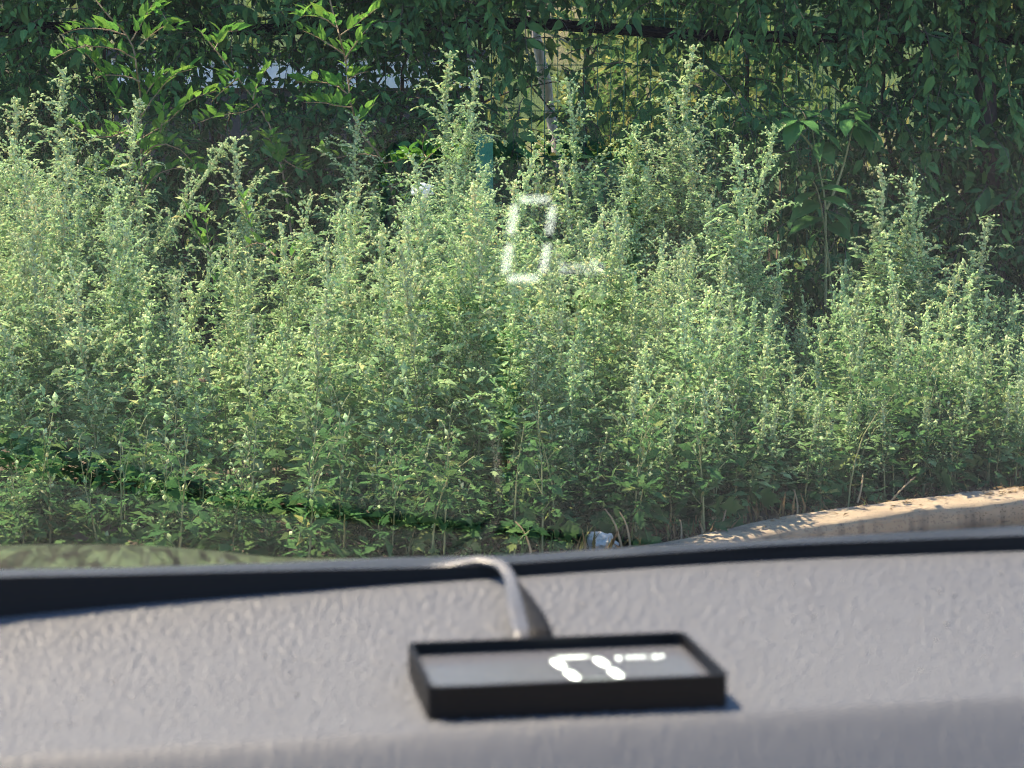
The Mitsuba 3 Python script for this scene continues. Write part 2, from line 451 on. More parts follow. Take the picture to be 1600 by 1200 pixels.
outer = slab(HW, HL, HH, 0.004)
cut = slab(HW - 0.0036, HL - 0.0036, 0.02, 0.0030).translate([0, 0.0018, HH - 0.0075])
tray = outer - cut
mm = tray.to_mesh()
part(HUD, "housing", mikit.ply(hud_mesh((mm.vert_properties[:, :3], mm.tri_verts)), "black_case", smooth=35))
su, sv = 0.0092, 0.0355                                     # middle of the digit on the screen
w, l, t, g = 0.0080, 0.0168, 0.0035, 0.0010
bars = []
for sgn in (-1, 1):                                          # far and near bars of the 0, then its four uprights
    bars.append([(-w + t * .6, sgn * l - t / 2), (w - t * .6, sgn * l - t / 2), (w - t * .35, sgn * l), (w - t * .6, sgn * l + t / 2), (-w + t * .6, sgn * l + t / 2), (-w + t * .35, sgn * l)])
    for far in (-1, 1):
        b0, b1 = sorted((far * g * 1.6, far * (l - t * .55)))
        bars.append([(sgn * w - t / 2, b0 + .001), (sgn * w, b0), (sgn * w + t / 2, b0 + .001), (sgn * w + t / 2, b1 - .001), (sgn * w, b1), (sgn * w - t / 2, b1 - .001)])
bars = [np.array([(su + a - 0.11 * b, sv + b) for a, b in p]) for p in bars]
bars = [p if np.cross(p[1] - p[0], p[2] - p[0]) > 0 else p[::-1] for p in bars]
tm = meshkit.text_mesh("km/h", 0.0058, 0.0010, bold=True)
tv = np.array(tm.vertices)
tv = np.c_[tv[:, 0] + 0.0132 + su, 0.0150 - tv[:, 1] + sv, tv[:, 2]]      # written upside down in a mirror, to be read in the glass
tf = np.array(tm.faces)[:, ::-1]
zs, deep, shallow = HH - 0.0047, 0.0007, 0.0005
plate = slab(HW - 0.0040, HL - 0.0040, 0.0026, 0.0028).translate([0, 0.0020, zs - 0.0026])
for p in bars:
    plate = plate - CrossSection([p.tolist()]).extrude(0.01).translate([0, 0, zs - deep - 0.0002])
letters = trimesh.Trimesh(np.c_[tv[:, :2], tv[:, 2] * 4 + zs - shallow - 0.0002], tf)
lm = Manifold(m3.Mesh(np.array(letters.vertices, np.float32), np.array(letters.faces, np.uint32)))
if lm.volume() > 0:
    plate = plate - lm
mm = plate.to_mesh()
SCREEN = part(HUD, "screen", mikit.ply(hud_mesh((mm.vert_properties[:, :3], mm.tri_verts)), "screen_glass", smooth=35))
LIT = {"type": "area", "radiance": {"type": "rgb", "value": (0.78, 0.85, 0.70)}}
for p in bars:
    v = np.array([hud(a, b, zs - deep) for a, b in p])
    k = np.arange(1, len(v) - 1)
    part(SCREEN, "digit_segment", mikit.ply((v, np.stack([k * 0, k, k + 1], 1)), "segment_face"), emitter=LIT)
LIT2 = {"type": "area", "radiance": {"type": "rgb", "value": (0.62, 0.68, 0.61)}}
keep = tv[tf][:, :, 2].min(1) > 5e-4
tvw = np.array([hud(a, b, zs - shallow) for a, b, c in tv])
part(SCREEN, "unit_lettering", mikit.ply((tvw, tf[keep]), "segment_face"), emitter=LIT2)

# cable arching from the back of the display into the gap below the glass
cab = thing("cable", "grey cable arching from the back of the display to the glass", "cable")
cp = spline([at(640, 896, .868), at(690, 886, .862), at(722, 879, .858), at(752, 876, .853), at(778, 882, .845), at(794, 900, .830), at(800, 926, .808), at(803, 950, .790), at(809, 970, .776), at(817, 990, .760)], 44)
def ribbon(c, half, thick, axis):
    """A flat lead with rounded edges along c."""
    c = np.asarray(c)
    t = np.gradient(c, axis=0)
    t /= np.linalg.norm(t, axis=1, keepdims=True)
    a = axis - t * (t @ axis if axis.ndim == 1 else (t * axis).sum(1))[:, None]
    a /= np.linalg.norm(a, axis=1, keepdims=True)
    b = np.cross(t, a)
    th = np.arange(14) * 2 * np.pi / 14
    ex, ey = np.sign(np.cos(th)) * np.abs(np.cos(th)) ** 0.6, np.sign(np.sin(th)) * np.abs(np.sin(th)) ** 0.8
    v = c[:, None] + (half[:, None] * ex[None])[:, :, None] * a[:, None] + (thick * ey)[None, :, None] * b[:, None]
    i, j = np.meshgrid(np.arange(len(c) - 1), np.arange(14), indexing="ij")
    q = np.stack([i * 14 + j, i * 14 + (j + 1) % 14, (i + 1) * 14 + (j + 1) % 14, (i + 1) * 14 + j], -1).reshape(-1, 4)
    return v.reshape(-1, 3), np.vstack([q[:, [0, 1, 2]], q[:, [0, 2, 3]]])


cp = spline([at(640, 898, .862), at(690, 887, .858), at(722, 880, .855), at(752, 876, .851), at(778, 881, .845), at(795, 900, .832), at(802, 926, .812), at(806, 948, .797), at(814, 970, .785), at(823, 990, .773), at(828, 1006, .769)], 60)
tt = np.linspace(0, 1, 60)
axis = CR[None] * np.interp(tt, [0, .45, .7, 1], [.2, .45, .8, 1])[:, None] + (CF * 0.8 + Z * 0.35)[None] * np.interp(tt, [0, .45, .75, 1], [1, .8, .25, 0])[:, None]
part(cab, "lead", mikit.ply(ribbon(cp, np.interp(tt, [0, .5, .75, 1], [0.0026, 0.0026, 0.0034, 0.0056]), 0.0012, axis), "cable_skin", smooth=True))
bp_ = spline([at(808, 912, .822), at(826, 945, .800), at(840, 972, .782), at(846, 994, .770), at(848, 1008, .768)], 24)
t2 = np.linspace(0, 1, 24)
part(cab, "boot", mikit.ply(ribbon(bp_, np.interp(t2, [0, .3, 1], [0.0008, 0.0030, 0.0050]), 0.0016, np.tile(CR, (24, 1))), "boot_rubber", smooth=True), "dark flattened boot beside the lead")

# ---------------------------------------------------------------- ground, kerb, bank
def kerb_back(x):
    pts = [(700, 905), (1060, 846), (1120, 832), (1200, 813), (1300, 797), (1400, 783), (1500, 772), (1600, 762)]
    P = np.array([onz(a, b, 0.10)[:2] for a, b in pts])
    P = np.vstack([[-9, P[0, 1] - 0.35], [P[0, 0] - 0.9, P[0, 1] - 0.12], P, P[-1] + (P[-1] - P[-2]) * 6])
    return np.interp(x, P[:, 0], P[:, 1])


def terrain(x, y):
    k = kerb_back(x)
    z = np.where(y > k, 0.07 + 0.03 * meshkit.noise(np.stack([x * 3, y * 3, x * 0], -1)), -0.02)
    b = np.clip((y - 10.6) / 5.0, 0, 1)
    z = z + 2.9 * b * b * (3 - 2 * b) + np.where(y > 10.2, 0.14 * (meshkit.fbm(np.stack([x * 1.3, y * 1.3, x * 0], -1)) - 0.5) * 2, 0)
    return z


gx = np.concatenate([np.linspace(-90, -6, 18), np.linspace(-5.7, 5.7, 115), np.linspace(6, 90, 18)])
gy = np.concatenate([np.linspace(-60, 4.8, 16), np.linspace(5, 17, 170), np.linspace(18, 160, 20)])
X, Y = np.meshgrid(gx, gy)
ZZ = terrain(X, Y)
nr, nc = X.shape
i, j = np.meshgrid(np.arange(nr - 1), np.arange(nc - 1), indexing="ij")
q = np.stack([i * nc + j, i * nc + j + 1, (i + 1) * nc + j + 1, (i + 1) * nc + j], -1).reshape(-1, 4)
V, F = np.stack([X, Y, ZZ], -1).reshape(-1, 3), np.vstack([q[:, [0, 1, 2]], q[:, [0, 2, 3]]])
far = V[F][:, :, 1].mean(1) > 10.0
struct("ground", mikit.ply((V, F[~far]), "soil", smooth=True), "bare brown soil under the weeds")
struct("bank", mikit.ply((V, F[far]), "bank_soil", smooth=True), "sunlit bank of grass and bare soil rising behind the fence")
kx = np.linspace(-6, 5.5, 120)
ky = kerb_back(kx)
prof = [(0.02, -0.1), (0.0, 0.086), (-0.006, 0.096), (-0.018, 0.102), (-0.150, 0.098), (-0.170, 0.088), (-0.180, 0.068), (-0.195, -0.1)]
kerb = thing("kerb", "sandy concrete kerb with dappled sun curving along the foot of the weeds", "kerb")
arc = np.concatenate([[0], np.cumsum(np.hypot(np.diff(kx), np.diff(ky)))])
kr = np.random.default_rng(12)
for k, a0 in enumerate(np.arange(0.2, arc[-1] - 1, 3.1)):
    sa = np.linspace(a0 + 0.004, a0 + 3.096, 60)
    x_, y_ = np.interp(sa, arc, kx), np.interp(sa, arc, ky)
    dz, dy = kr.normal(0, 0.003), kr.normal(0, 0.003)
    V = []
    for m, (x, y) in enumerate(zip(x_, y_)):
        end = min(m, 59 - m)
        rr = 0.004 * max(0, 1 - end / 1.5)
        w1 = meshkit.fbm(np.array([[x * 12, q * 2.3, k] for q in range(8)]), 3) - 0.5
        V.append([(x, y + a + dy + 0.010 * w1[q] + (rr if a < -0.1 else -rr * .5), z + dz + (0.010 * w1[q] if 0 < q < 7 else 0) - rr) for q, (a, z) in enumerate(prof)])
    V = np.array(V)
    n, m = V.shape[:2]
    i, j = np.meshgrid(np.arange(n - 1), np.arange(m - 1), indexing="ij")
    q = np.stack([i * m + j, (i + 1) * m + j, (i + 1) * m + j + 1, i * m + j + 1], -1).reshape(-1, 4)
    F = np.vstack([q[:, [0, 1, 2]], q[:, [0, 2, 3]]])
    caps = [[0, c, c + 1] for c in range(1, m - 1)] + [[(n - 1) * m, (n - 1) * m + c + 1, (n - 1) * m + c] for c in range(1, m - 1)]
    part(kerb, "kerb_stone", mikit.ply((V.reshape(-1, 3), np.vstack([F, caps])), "concrete", smooth=40))
PV = np.array([[(x, y - 0.19 - d, -0.004 - 0.004 * (d > 1.2)) for d in (0, 0.6, 1.3, 3.0, 30)] for x, y in zip(np.r_[-60, kx, 60], np.r_[ky[0], ky, ky[-1]])])
n, m = PV.shape[:2]
i, j = np.meshgrid(np.arange(n - 1), np.arange(m - 1), indexing="ij")
q = np.stack([i * m + j, i * m + j + 1, (i + 1) * m + j + 1, (i + 1) * m + j], -1).reshape(-1, 4)
struct("pavement", mikit.ply((PV.reshape(-1, 3), np.vstack([q[:, [0, 1, 2]], q[:, [0, 2, 3]]])), "concrete"), "sandy concrete pavement in front of the kerb")


# ---------------------------------------------------------------- mugwort
def mugwort(seed, H, lean=0.04, flower=1.0, leafy=1.0):
    """A plant as three meshes: stem, foliage, flower spikes (the last two many small pieces)."""
    r = np.random.default_rng(seed)
    n = 10
    t = np.linspace(0, 1, n)
    az = r.uniform(0, 6.283)
    wig = r.normal(0, 0.010, (n, 2)).cumsum(0) * H
    stem = np.c_[lean * H * t ** 2 * math.cos(az) + wig[:, 0] * t, lean * H * t ** 2 * math.sin(az) + wig[:, 1] * t, H * t]
    du, dv = r.normal(0, 0.09), r.normal(0, 0.13)
    st, fo, fl = MB(), MB(), MB()
    st.tube(stem, np.linspace(0.0042, 0.0010, n) * (0.6 + 0.4 * H), 4, cap=False)
    S = lambda z: np.stack([np.interp(z, stem[:, 2], stem[:, k]) for k in range(3)], -1)  # noqa: E731
    # lower leaves
    zl = np.arange(0.04, 0.62 * H, 0.0115 / leafy)
    if len(zl):
        k = len(zl)
        a = np.arange(k) * 2.4 + r.uniform(0, 6) + r.normal(0, 0.3, k)
        el = r.uniform(-0.15, 0.65, k)
        d = np.c_[np.cos(a) * np.cos(el), np.sin(a) * np.cos(el), np.sin(el)]
        size = (0.098 - 0.056 * zl / (0.62 * H)) * r.uniform(0.75, 1.25, k)
        R = frames(d, r.normal(0, 0.35, k)) * size[:, None, None]
        uv = np.c_[np.clip(r.beta(2, 3.2, k) * 0.8 + 0.25 * (r.random(k) < 0.12), 0, 1), r.uniform(0.2, 0.9, k)]
        for q in range(3):
            mk = np.arange(k) % 3 == q
            fo.many(LOBED[q], R[mk], S(zl)[mk] + d[mk] * 0.012, uv[mk])
    # side branches, with beads and small narrow leaves
    zb = np.arange(0.28 * H, 0.985 * H, 0.0225)
    zb = zb + r.normal(0, 0.006, len(zb))
    bp, bd, bs, lp, ld, ls, lk = [], [], [], [], [], [], []
    for k, z in enumerate(zb):
        u = (z - 0.30 * H) / (0.70 * H)
        L = (0.235 * H * (1 - u) ** 0.75 * (0.55 + 0.45 * min(1, u * 3)) + 0.042) * r.uniform(0.6, 1.25)
        a = k * 2.4 + r.normal(0, 0.4)
        e0, bend = r.uniform(0.80, 1.30), (r.uniform(0.1, 0.8) if r.random() < 0.55 else r.uniform(1.4, 2.6))
        step = 0.0070
        m = max(3, int(L / step))
        tt = np.linspace(0, 1, m)
        e = e0 - bend * tt ** 3.0
        aa = a + r.normal(0, 0.25) * tt
        dirs = np.c_[np.cos(aa) * np.cos(e), np.sin(aa) * np.cos(e), np.sin(e)]
        pts = S(np.array([min(z, H)]))[0] + np.cumsum(dirs * (L / m), 0)
        if L > 0.05:
            st.tube(pts[:: max(1, m // 4)], 0.0008, 3, cap=False)
        dens = flower * np.clip(0.30 + 0.8 * tt + 1.1 * u, 0, 1)
        on = r.random(m) < dens
        bp.append(pts[on]); bd.append(dirs[on]); bs.append(np.full(on.sum(), 1.0 - 0.25 * u) * (1 - 0.25 * tt[on]))
        nl = r.random(m) < 0.62 * (1 - 0.6 * u)
        lp.append(pts[nl]); ld.append(dirs[nl]); ls.append((0.056 - 0.032 * u) * (1 - 0.4 * tt[nl])); lk.append(np.full(nl.sum(), u))
    zt = np.arange(0.70 * H, H * 1.0, 0.0036 if flower > 0.2 else 0.05)
    bp.append(S(zt)); bd.append(np.tile([0, 0, 1.0], (len(zt), 1))); bs.append(np.full(len(zt), 1.0))
    bp, bd, bs = np.vstack(bp), np.vstack(bd), np.concatenate(bs)
    k = len(bp)
    out = bd * 0.9 + r.normal(0, 0.55, (k, 3)) + np.array([0, 0, -0.05])
    size = bs * r.uniform(0.0105, 0.0205, k)
    fl.many(BEAD, frames(out, r.uniform(0, 6.28, k)) * size[:, None, None], bp + r.normal(0, 0.0018, (k, 3)), np.c_[np.clip(r.beta(2.6, 2.4, k), 0, 1), r.uniform(0.35, 0.75, k)])
    lp, ld, ls, lk = np.vstack(lp), np.vstack(ld), np.concatenate(ls), np.concatenate(lk)
    k = len(lp)
    a = r.uniform(0, 6.283, k)
    d = np.c_[np.cos(a), np.sin(a), r.normal(-0.05, 0.35, k)] + 0.4 * ld
    size = ls * r.uniform(0.7, 1.5, k)
    fo.many(BLADE, frames(d, r.normal(0, 0.6, k)) * (size[:, None, None] * np.array([1, 1.25, 1])), lp, np.c_[np.clip(r.beta(2.4, 2.6, k) * 0.8 + 0.3 * (r.random(k) < 0.07), 0, 1), r.uniform(0.2, 1, k)])
    for m_ in (fo, fl):
        m_.uv = [np.clip(a + [du, dv], 0, 1) for a in m_.uv]
    return st, fo, fl, stem[-1, :2]


HEIGHTS = [0.45, 0.62, 0.80, 1.0, 1.2, 1.38]
KINDS = []
for hi, H in enumerate(HEIGHTS):
    for v in range(3 if H > 0.5 else 2):
        st, fo, fl, tip = mugwort(100 + hi * 10 + v, H, lean=0.03 + 0.05 * v, flower=1.0 if H > 0.7 else 0.55)
        KINDS.append((H, st.ply("green_stem"), fo.ply("mugwort_leaf"), fl.ply("mugwort_flower"), tip))


YOUNG = []                                                   # leafy plants that do not flower yet
for q, H in enumerate((0.26, 0.34, 0.34, 0.44, 0.44)):
    st, fo, fl, tip = mugwort(400 + q, H, lean=0.12, flower=0.10, leafy=1.5)
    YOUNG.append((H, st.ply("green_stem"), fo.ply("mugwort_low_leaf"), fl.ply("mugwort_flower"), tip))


def put_mugwort(X, Y, H, rng, label, group=None, name="mugwort", tilt=(0, 0), exact=False, full=1.0):
    c = YOUNG if name == "young_mugwort" else [k for k in KINDS if abs(math.log(H / k[0])) < 0.16] or [min(KINDS, key=lambda k: abs(math.log(H / k[0])))]
    k = c[rng.integers(len(c))]
    s = H / k[0]
    wide = s ** 0.5 * full
    z = float(terrain(np.array(X), np.array(Y)))
    turn = float(rng.uniform(0, 360))
    if exact:                                                # the tip stands over (X, Y), not the foot
        c_, s_ = math.cos(math.radians(turn)), math.sin(math.radians(turn))
        X, Y = X - wide * (k[4][0] * c_ - k[4][1] * s_), Y - wide * (k[4][0] * s_ + k[4][1] * c_)
    M = T().translate([X, Y, z - 0.01]).rotate([0, 1, 0], tilt[0]).rotate([1, 0, 0], tilt[1]).rotate([0, 0, 1], turn).scale([wide, wide, s])
    key = thing(name, label, "weed", group)
    part(key, "stem", k[1], to_world=M)
    part(key, "leaves", k[2], kind="stuff", to_world=M)
    part(key, "flower_spikes", k[3], kind="stuff", to_world=M)
    return key


def column(px):
    for lim, text in ((90, "at the left edge"), (170, "under the leftmost tall spire"), (250, "below the leftmost sapling"), (330, "below the leaning spire's middle"), (410, "under the leaning spire's tip"), (480, "below the loose middle sapling"),
                      (560, "left of the splayed woody weed"), (640, "above the splayed woody weed"), (715, "below the white scrap"), (790, "left of the reflected digit"), (880, "below the reflected digit"), (960, "below the reflected lettering"),
                      (1040, "left of the highest spire"), (1130, "below the highest spire"), (1200, "below the bushy shoulder spire"), (1260, "below the dark gap"), (1340, "right of the dark gap"), (1450, "below the twin right spires"),
                      (1540, "above the sunlit kerb")):
        if px < lim:
            return text
    return "at the right edge above the kerb"


ENV = np.array([(-250, 260), (0, 240), (60, 215), (130, 220), (200, 235), (300, 300), (360, 310), (450, 310), (500, 260), (560, 225), (620, 265), (700, 190), (760, 230), (800, 300), (835, 290), (880, 200), (930, 240),
                (1000, 240), (1080, 195), (1150, 285), (1190, 360), (1225, 435), (1245, 460), (1275, 435), (1305, 365), (1380, 300), (1430, 305), (1475, 400), (1530, 360), (1600, 375), (1850, 380)], float)
rng = np.random.default_rng(7)
spots = []
tries = 0
while len(spots) < 252 and tries < 20000:
    tries += 1
    Yp = rng.uniform(5.75, 8.0)
    Xp = rng.uniform(-0.272, 0.272) * Yp
    depth = Yp - (kerb_back(np.array(Xp)) + 0.06)
    if depth < 0.05 or depth > 1.85:
        continue
    gap = 0.095 if depth < 0.5 else 0.11
    if all((Xp - a) ** 2 + (Yp - b) ** 2 > gap ** 2 for a, b, *_ in spots):
        spots.append((Xp, Yp, depth))
for _ in range(85):                                          # small ones right at the kerb
    Xp = rng.uniform(-0.262, 0.262) * 6.0
    depth = rng.uniform(0.02, 0.42)
    spots.append((Xp, float(kerb_back(np.array(Xp))) + 0.05 + depth, -1.0))
for Xp, Yp, depth in spots:
    px = pix((Xp, Yp, 0.9))[0]
    ztop = at(px, np.interp(px, ENV[:, 0], ENV[:, 1]), Yp)[2] - 0.07
    f = np.interp(depth, [0.0, 0.3, 0.7, 1.1, 1.5, 1.9], [0.40, 0.60, 0.80, 0.92, 0.98, 1.0]) * rng.uniform(0.86, 1.03)
    clump = meshkit.noise(np.array([Xp * 2.6 + 5.2, Yp * 1.6, 2.0]))
    f *= 1.08 - 0.62 * (1 - clump) ** 1.5
    H = float(np.clip(ztop * f, 0.33, 1.45)) if depth >= 0 else float(rng.uniform(0.22, 0.46))
    row = "small leafy" if depth < 0 else "short front-row" if depth < 0.5 else "mid-high" if depth < 1.15 else "tall back-row"
    put_mugwort(Xp, Yp, H, rng, f"{row} grey-green mugwort weed of the sunlit bank, {column(px)}", f"{row} mugwort weeds of the bank, {column(px)}", name="young_mugwort" if depth < 0 else "mugwort", tilt=(float(rng.normal(1.5, 4)), float(rng.normal(3, 3))))

SPIRES = [(25, 160, 7.6, "pale mugwort spire at the far left edge in front of the shaded hedge"),
          (102, 118, 7.5, "tall thin mugwort spire left of the leafy sapling, tallest at the left"),
          (218, 165, 7.5, "thin mugwort spire standing in front of the leafy sapling's stem"),
          (365, 225, 7.3, "mugwort spire just right of the leaning one, under the dark hedge"),
          (560, 190, 7.6, "mugwort spire below the sapling that leaves the top of the picture"),
          (705, 88, 7.5, "tall pale mugwort spire with curled tips, tallest left of the green post"),
          (745, 118, 7.6, "shorter mugwort spire directly beside the green fence post"),
          (885, 132, 7.6, "pale mugwort spire with nodding tip right of the pale tree trunk"),
          (990, 205, 7.5, "mugwort spire between the nodding spire and the highest spire"),
          (1040, 160, 7.65, "hooked mugwort spire leaning on the highest spire of the bank"),
          (1085, 78, 7.6, "highest mugwort spire of the bank, reaching up to the black pipe"),
          (1150, 235, 7.4, "bushy mugwort spire at the right shoulder of the central clump"),
          (1375, 262, 7.7, "left one of the two mugwort spires below the green mesh fence at the right"),
          (1425, 284, 7.7, "right one of the two mugwort spires below the green mesh fence at the right"),
          (1545, 350, 7.6, "mugwort spire nearest the right edge in front of the dark tree trunk")]
for x, y, Yp, text in SPIRES:
    p = at(x, y, Yp)
    put_mugwort(p[0], Yp, p[2] - 0.06, rng, text, exact=True, full=1.0 if x == 745 else 1.3)
    for q in range(0 if x == 745 else 2):
        put_mugwort(p[0] + float(rng.uniform(-0.11, 0.11)), Yp + float(rng.uniform(-0.12, 0.05)), (p[2] - 0.06) * float(rng.uniform(0.74, 0.88)), rng,
                    "side stem crowding the " + " ".join(text.split(",")[0].split()[:12]), "side stems crowding the " + text.split(",")[0], exact=True, full=1.2)

for x, y, Yp, ang, text in [(357, 207, 7.3, 27, "mugwort spire leaning far to the right, its tip in front of the dark hedge"), (100, 682, 6.0, 38, "small mugwort spike leaning to the right low at the far left"), (1205, 215, 7.5, 20, "thin mugwort spike leaning right beside the highest spire")]:
    p = at(x, y, Yp)
    H = (p[2] - 0.07) / math.cos(math.radians(ang))
    put_mugwort(p[0] - H * math.sin(math.radians(ang)), Yp, H, rng, text, tilt=(ang, 0.0), exact=True)

# low leafy shoots along the front, each leaf its own piece
LOWLEAF = []
for q in range(9):
    r = np.random.default_rng(900 + q)
    mb = MB()
    mb.add(*lobed_leaf(40 + q, r.uniform(0.15, 0.5)), (min(1, r.beta(2, 2.2)), r.uniform(0.3, 0.9)))
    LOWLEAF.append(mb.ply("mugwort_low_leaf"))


def low_shoot(X, Y, H, rng, label, group, n=14, size=0.075):
    key = thing("leafy_shoot", label, "weed", group)
    z0 = float(terrain(np.array(X), np.array(Y)))
    a0, off = rng.uniform(0, 6.28), rng.normal(0, 0.22, 2) * H
    top = np.array([X + off[0], Y + off[1] - 0.10 * H, z0 + H])
    pts = spline([(X, Y, z0 - 0.01), (X + 0.2 * off[0], Y + 0.2 * off[1], z0 + 0.5 * H), top], 6)
    mb = MB()
    mb.tube(pts, np.linspace(0.0032, 0.0014, 6), 5)
    part(key, "stem", mb.ply("green_stem"))
    for k in range(n):
        u = float(np.clip(rng.uniform(0.08, 1.0) if k < n - 6 else rng.uniform(0.88, 1.0), 0, 1))
        p = np.array([np.interp(u, np.linspace(0, 1, 6), pts[:, c]) for c in range(3)])
        a = rng.uniform(0, 6.28)
        el = rng.uniform(-0.6, 0.35) if u < 0.8 else rng.uniform(0.0, 1.1)
        d = np.array([[math.cos(a) * math.cos(el), math.sin(a) * math.cos(el), math.sin(el)]])
        R = frames(d, np.array([rng.normal(0, 0.5)]))[0] * size * (1.15 - 0.5 * u) * rng.uniform(0.7, 1.35)
        M = np.eye(4)
        M[:3, :3], M[:3, 3] = R, p + d[0] * 0.006
        part(key, "leaf", LOWLEAF[rng.integers(9)], to_world=T(M))


for x in np.linspace(-30, 1630, 70):
    x = x + rng.uniform(-15, 15)
    for Yp in np.linspace(5.2, 7.4, 80):
        p = at(x, 700, Yp)
        if Yp > kerb_back(np.array(p[0])) + 0.05:
            break
    Yp += float(rng.uniform(0, 0.34))
    H = float(rng.choice([rng.uniform(0.05, 0.14), rng.uniform(0.14, 0.40)], p=[0.45, 0.55]))
    low_shoot(at(x, 700, Yp)[0], Yp, H, rng, f"{'low rosette' if H < 0.14 else 'low leafy shoot'} of lobed mugwort leaves, {column(x)}",
              f"{'rosettes' if H < 0.14 else 'leafy shoots'} along the foot of the bank, {column(x)}", n=int(rng.integers(13, 23)), size=float(rng.uniform(0.062, 0.092)))
ru = np.random.default_rng(44)
n = 3600
x = ru.uniform(-2.1, 2.1, n)
y = kerb_back(x) + 0.04 + 0.06 + 1.3 * ru.random(n) ** 1.1
p = np.c_[x, y, terrain(x, y) + np.abs(ru.normal(0, 0.10, n))]
a, el = ru.uniform(0, 6.28, n), ru.uniform(-0.4, 0.6, n)
d = np.c_[np.cos(a) * np.cos(el), np.sin(a) * np.cos(el), np.sin(el)]
mb = MB()
for q in range(3):
    mk = np.arange(n) % 3 == q
    mb.many(LOBED[q], (frames(d, ru.normal(0, 0.5, n)) * ru.uniform(0.035, 0.075, n)[:, None, None])[mk], p[mk], np.c_[np.clip(ru.beta(2, 2.6, n), 0, 1), ru.uniform(0.1, 0.9, n)][mk])
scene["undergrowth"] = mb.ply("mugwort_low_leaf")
labels["undergrowth"] = {"label": "low green undergrowth covering the soil between the weed stems", "category": "undergrowth", "kind": "stuff"}

# ---------------------------------------------------------------- saplings with oval leaves
SAPLEAF = []
for q in range(8):
    r = np.random.default_rng(700 + q)
    mb = MB()
    mb.add(*oval_leaf(r.uniform(0.38, 0.5), r.uniform(0.1, 0.4), r.uniform(0.08, 0.2)), (min(1, r.beta(2, 2.4)), r.uniform(0.3, 0.9)))
    SAPLEAF.append(mb.ply("sapling_leaf"))


def sprig(key, pts, r0, rng, leaves=True, spacing=0.030, size=0.058, bs="brown_stem", up=0.9):
    n = max(6, int(np.linalg.norm(np.diff(np.asarray(pts), axis=0), axis=1).sum() / 0.05))
    c = spline(pts, n)
    mb = MB()
    mb.tube(c, np.linspace(r0, max(0.0012, r0 * 0.35), n), 5)
    part(key, "branch" if r0 < 0.006 else "stem", mb.ply(bs))
    if not leaves:
        return c
    L = np.concatenate([[0], np.cumsum(np.linalg.norm(np.diff(c, axis=0), axis=1))])
    for k, s in enumerate(np.arange(spacing, L[-1], spacing)):
        p = np.array([np.interp(s, L, c[:, q]) for q in range(3)])
        tdir = np.array([np.interp(s + 0.01, L, c[:, q]) for q in range(3)]) - p
        tdir /= np.linalg.norm(tdir) + 1e-9
        for sg in (-1, 1):
            if rng.random() < 0.12:
                continue
            sd = np.cross(tdir, [0, 0, 1.0])
            sd /= np.linalg.norm(sd) + 1e-9
            d = 0.45 * tdir + sg * 0.55 * sd * rng.uniform(0.5, 1.2) + np.array([0, 0, up * rng.uniform(0.3, 1.1)]) + rng.normal(0, 0.15, 3)
            R = frames(d[None], np.array([rng.normal(0, 0.7)]))[0] * size * rng.uniform(0.65, 1.2) * (1.05 - 0.35 * s / L[-1])
            M = np.eye(4)
            M[:3, :3], M[:3, 3] = R, p
            part(key, "leaf", SAPLEAF[rng.integers(8)], to_world=T(M))
    return c


def P(Yp, *px):
    return [at(x, y, Yp + 0.05 * math.sin(x * 0.7 + y)) for x, y in px]


rs = np.random.default_rng(21)
a = thing("sapling", "yellow-green sapling with arching leafy twigs above the weeds at the left", "sapling")
sprig(a, P(7.75, (228, 700), (224, 420), (221, 250), (219, 150), (212, 95), (196, 52), (170, 25), (140, -15)), 0.0075, rs, spacing=0.05)
for px in [((197, 55), (165, 46), (130, 44), (96, 54)), ((211, 92), (180, 76), (140, 72), (83, 92)), ((219, 128), (190, 118), (165, 117), (146, 124)), ((205, 200), (180, 150), (155, 108), (132, 82)), ((215, 190), (160, 215), (115, 196)),
           ((219, 70), (240, 52), (262, 40), (278, 47)), ((222, 180), (250, 140), (275, 115), (300, 108)), ((224, 215), (262, 190), (300, 155), (338, 142)), ((226, 240), (260, 225), (290, 240), (310, 275)), ((206, 62), (225, 30), (240, 8), (262, 34)),
           ((222, 250), (240, 230), (252, 200), (256, 160)), ((224, 300), (250, 270), (280, 262), (305, 275)), ((222, 280), (195, 262), (170, 262), (150, 275)), ((221, 230), (200, 212), (178, 205), (165, 212)), ((222, 160), (240, 130), (262, 112))]:
    sprig(a, P(7.70, *px), 0.003, rs, size=0.078, spacing=0.028)
b = thing("sapling", "loose yellow-green sapling between the two denser ones, bending to the upper left", "sapling")
sprig(b, P(7.8, (470, 700), (460, 420), (440, 260), (425, 205), (400, 160), (370, 120), (340, 82), (312, 48)), 0.0065, rs, spacing=0.05)
for px in [((335, 78), (345, 60), (352, 50), (372, 48)), ((402, 162), (380, 175), (345, 180), (310, 192)), ((395, 155), (405, 125), (420, 105)), ((372, 122), (350, 140), (330, 160)), ((440, 262), (425, 225), (418, 215)), ((432, 240), (460, 260), (480, 268))]:
    sprig(b, P(7.75, *px), 0.0028, rs, size=0.078, spacing=0.028)
c = thing("sapling", "bright sapling left of centre whose stem leaves the top of the picture", "sapling")
sprig(c, P(7.75, (640, 700), (630, 420), (600, 255), (560, 200), (548, 160), (541, 100), (530, 55), (518, 10), (508, -40)), 0.007, rs, spacing=0.05)
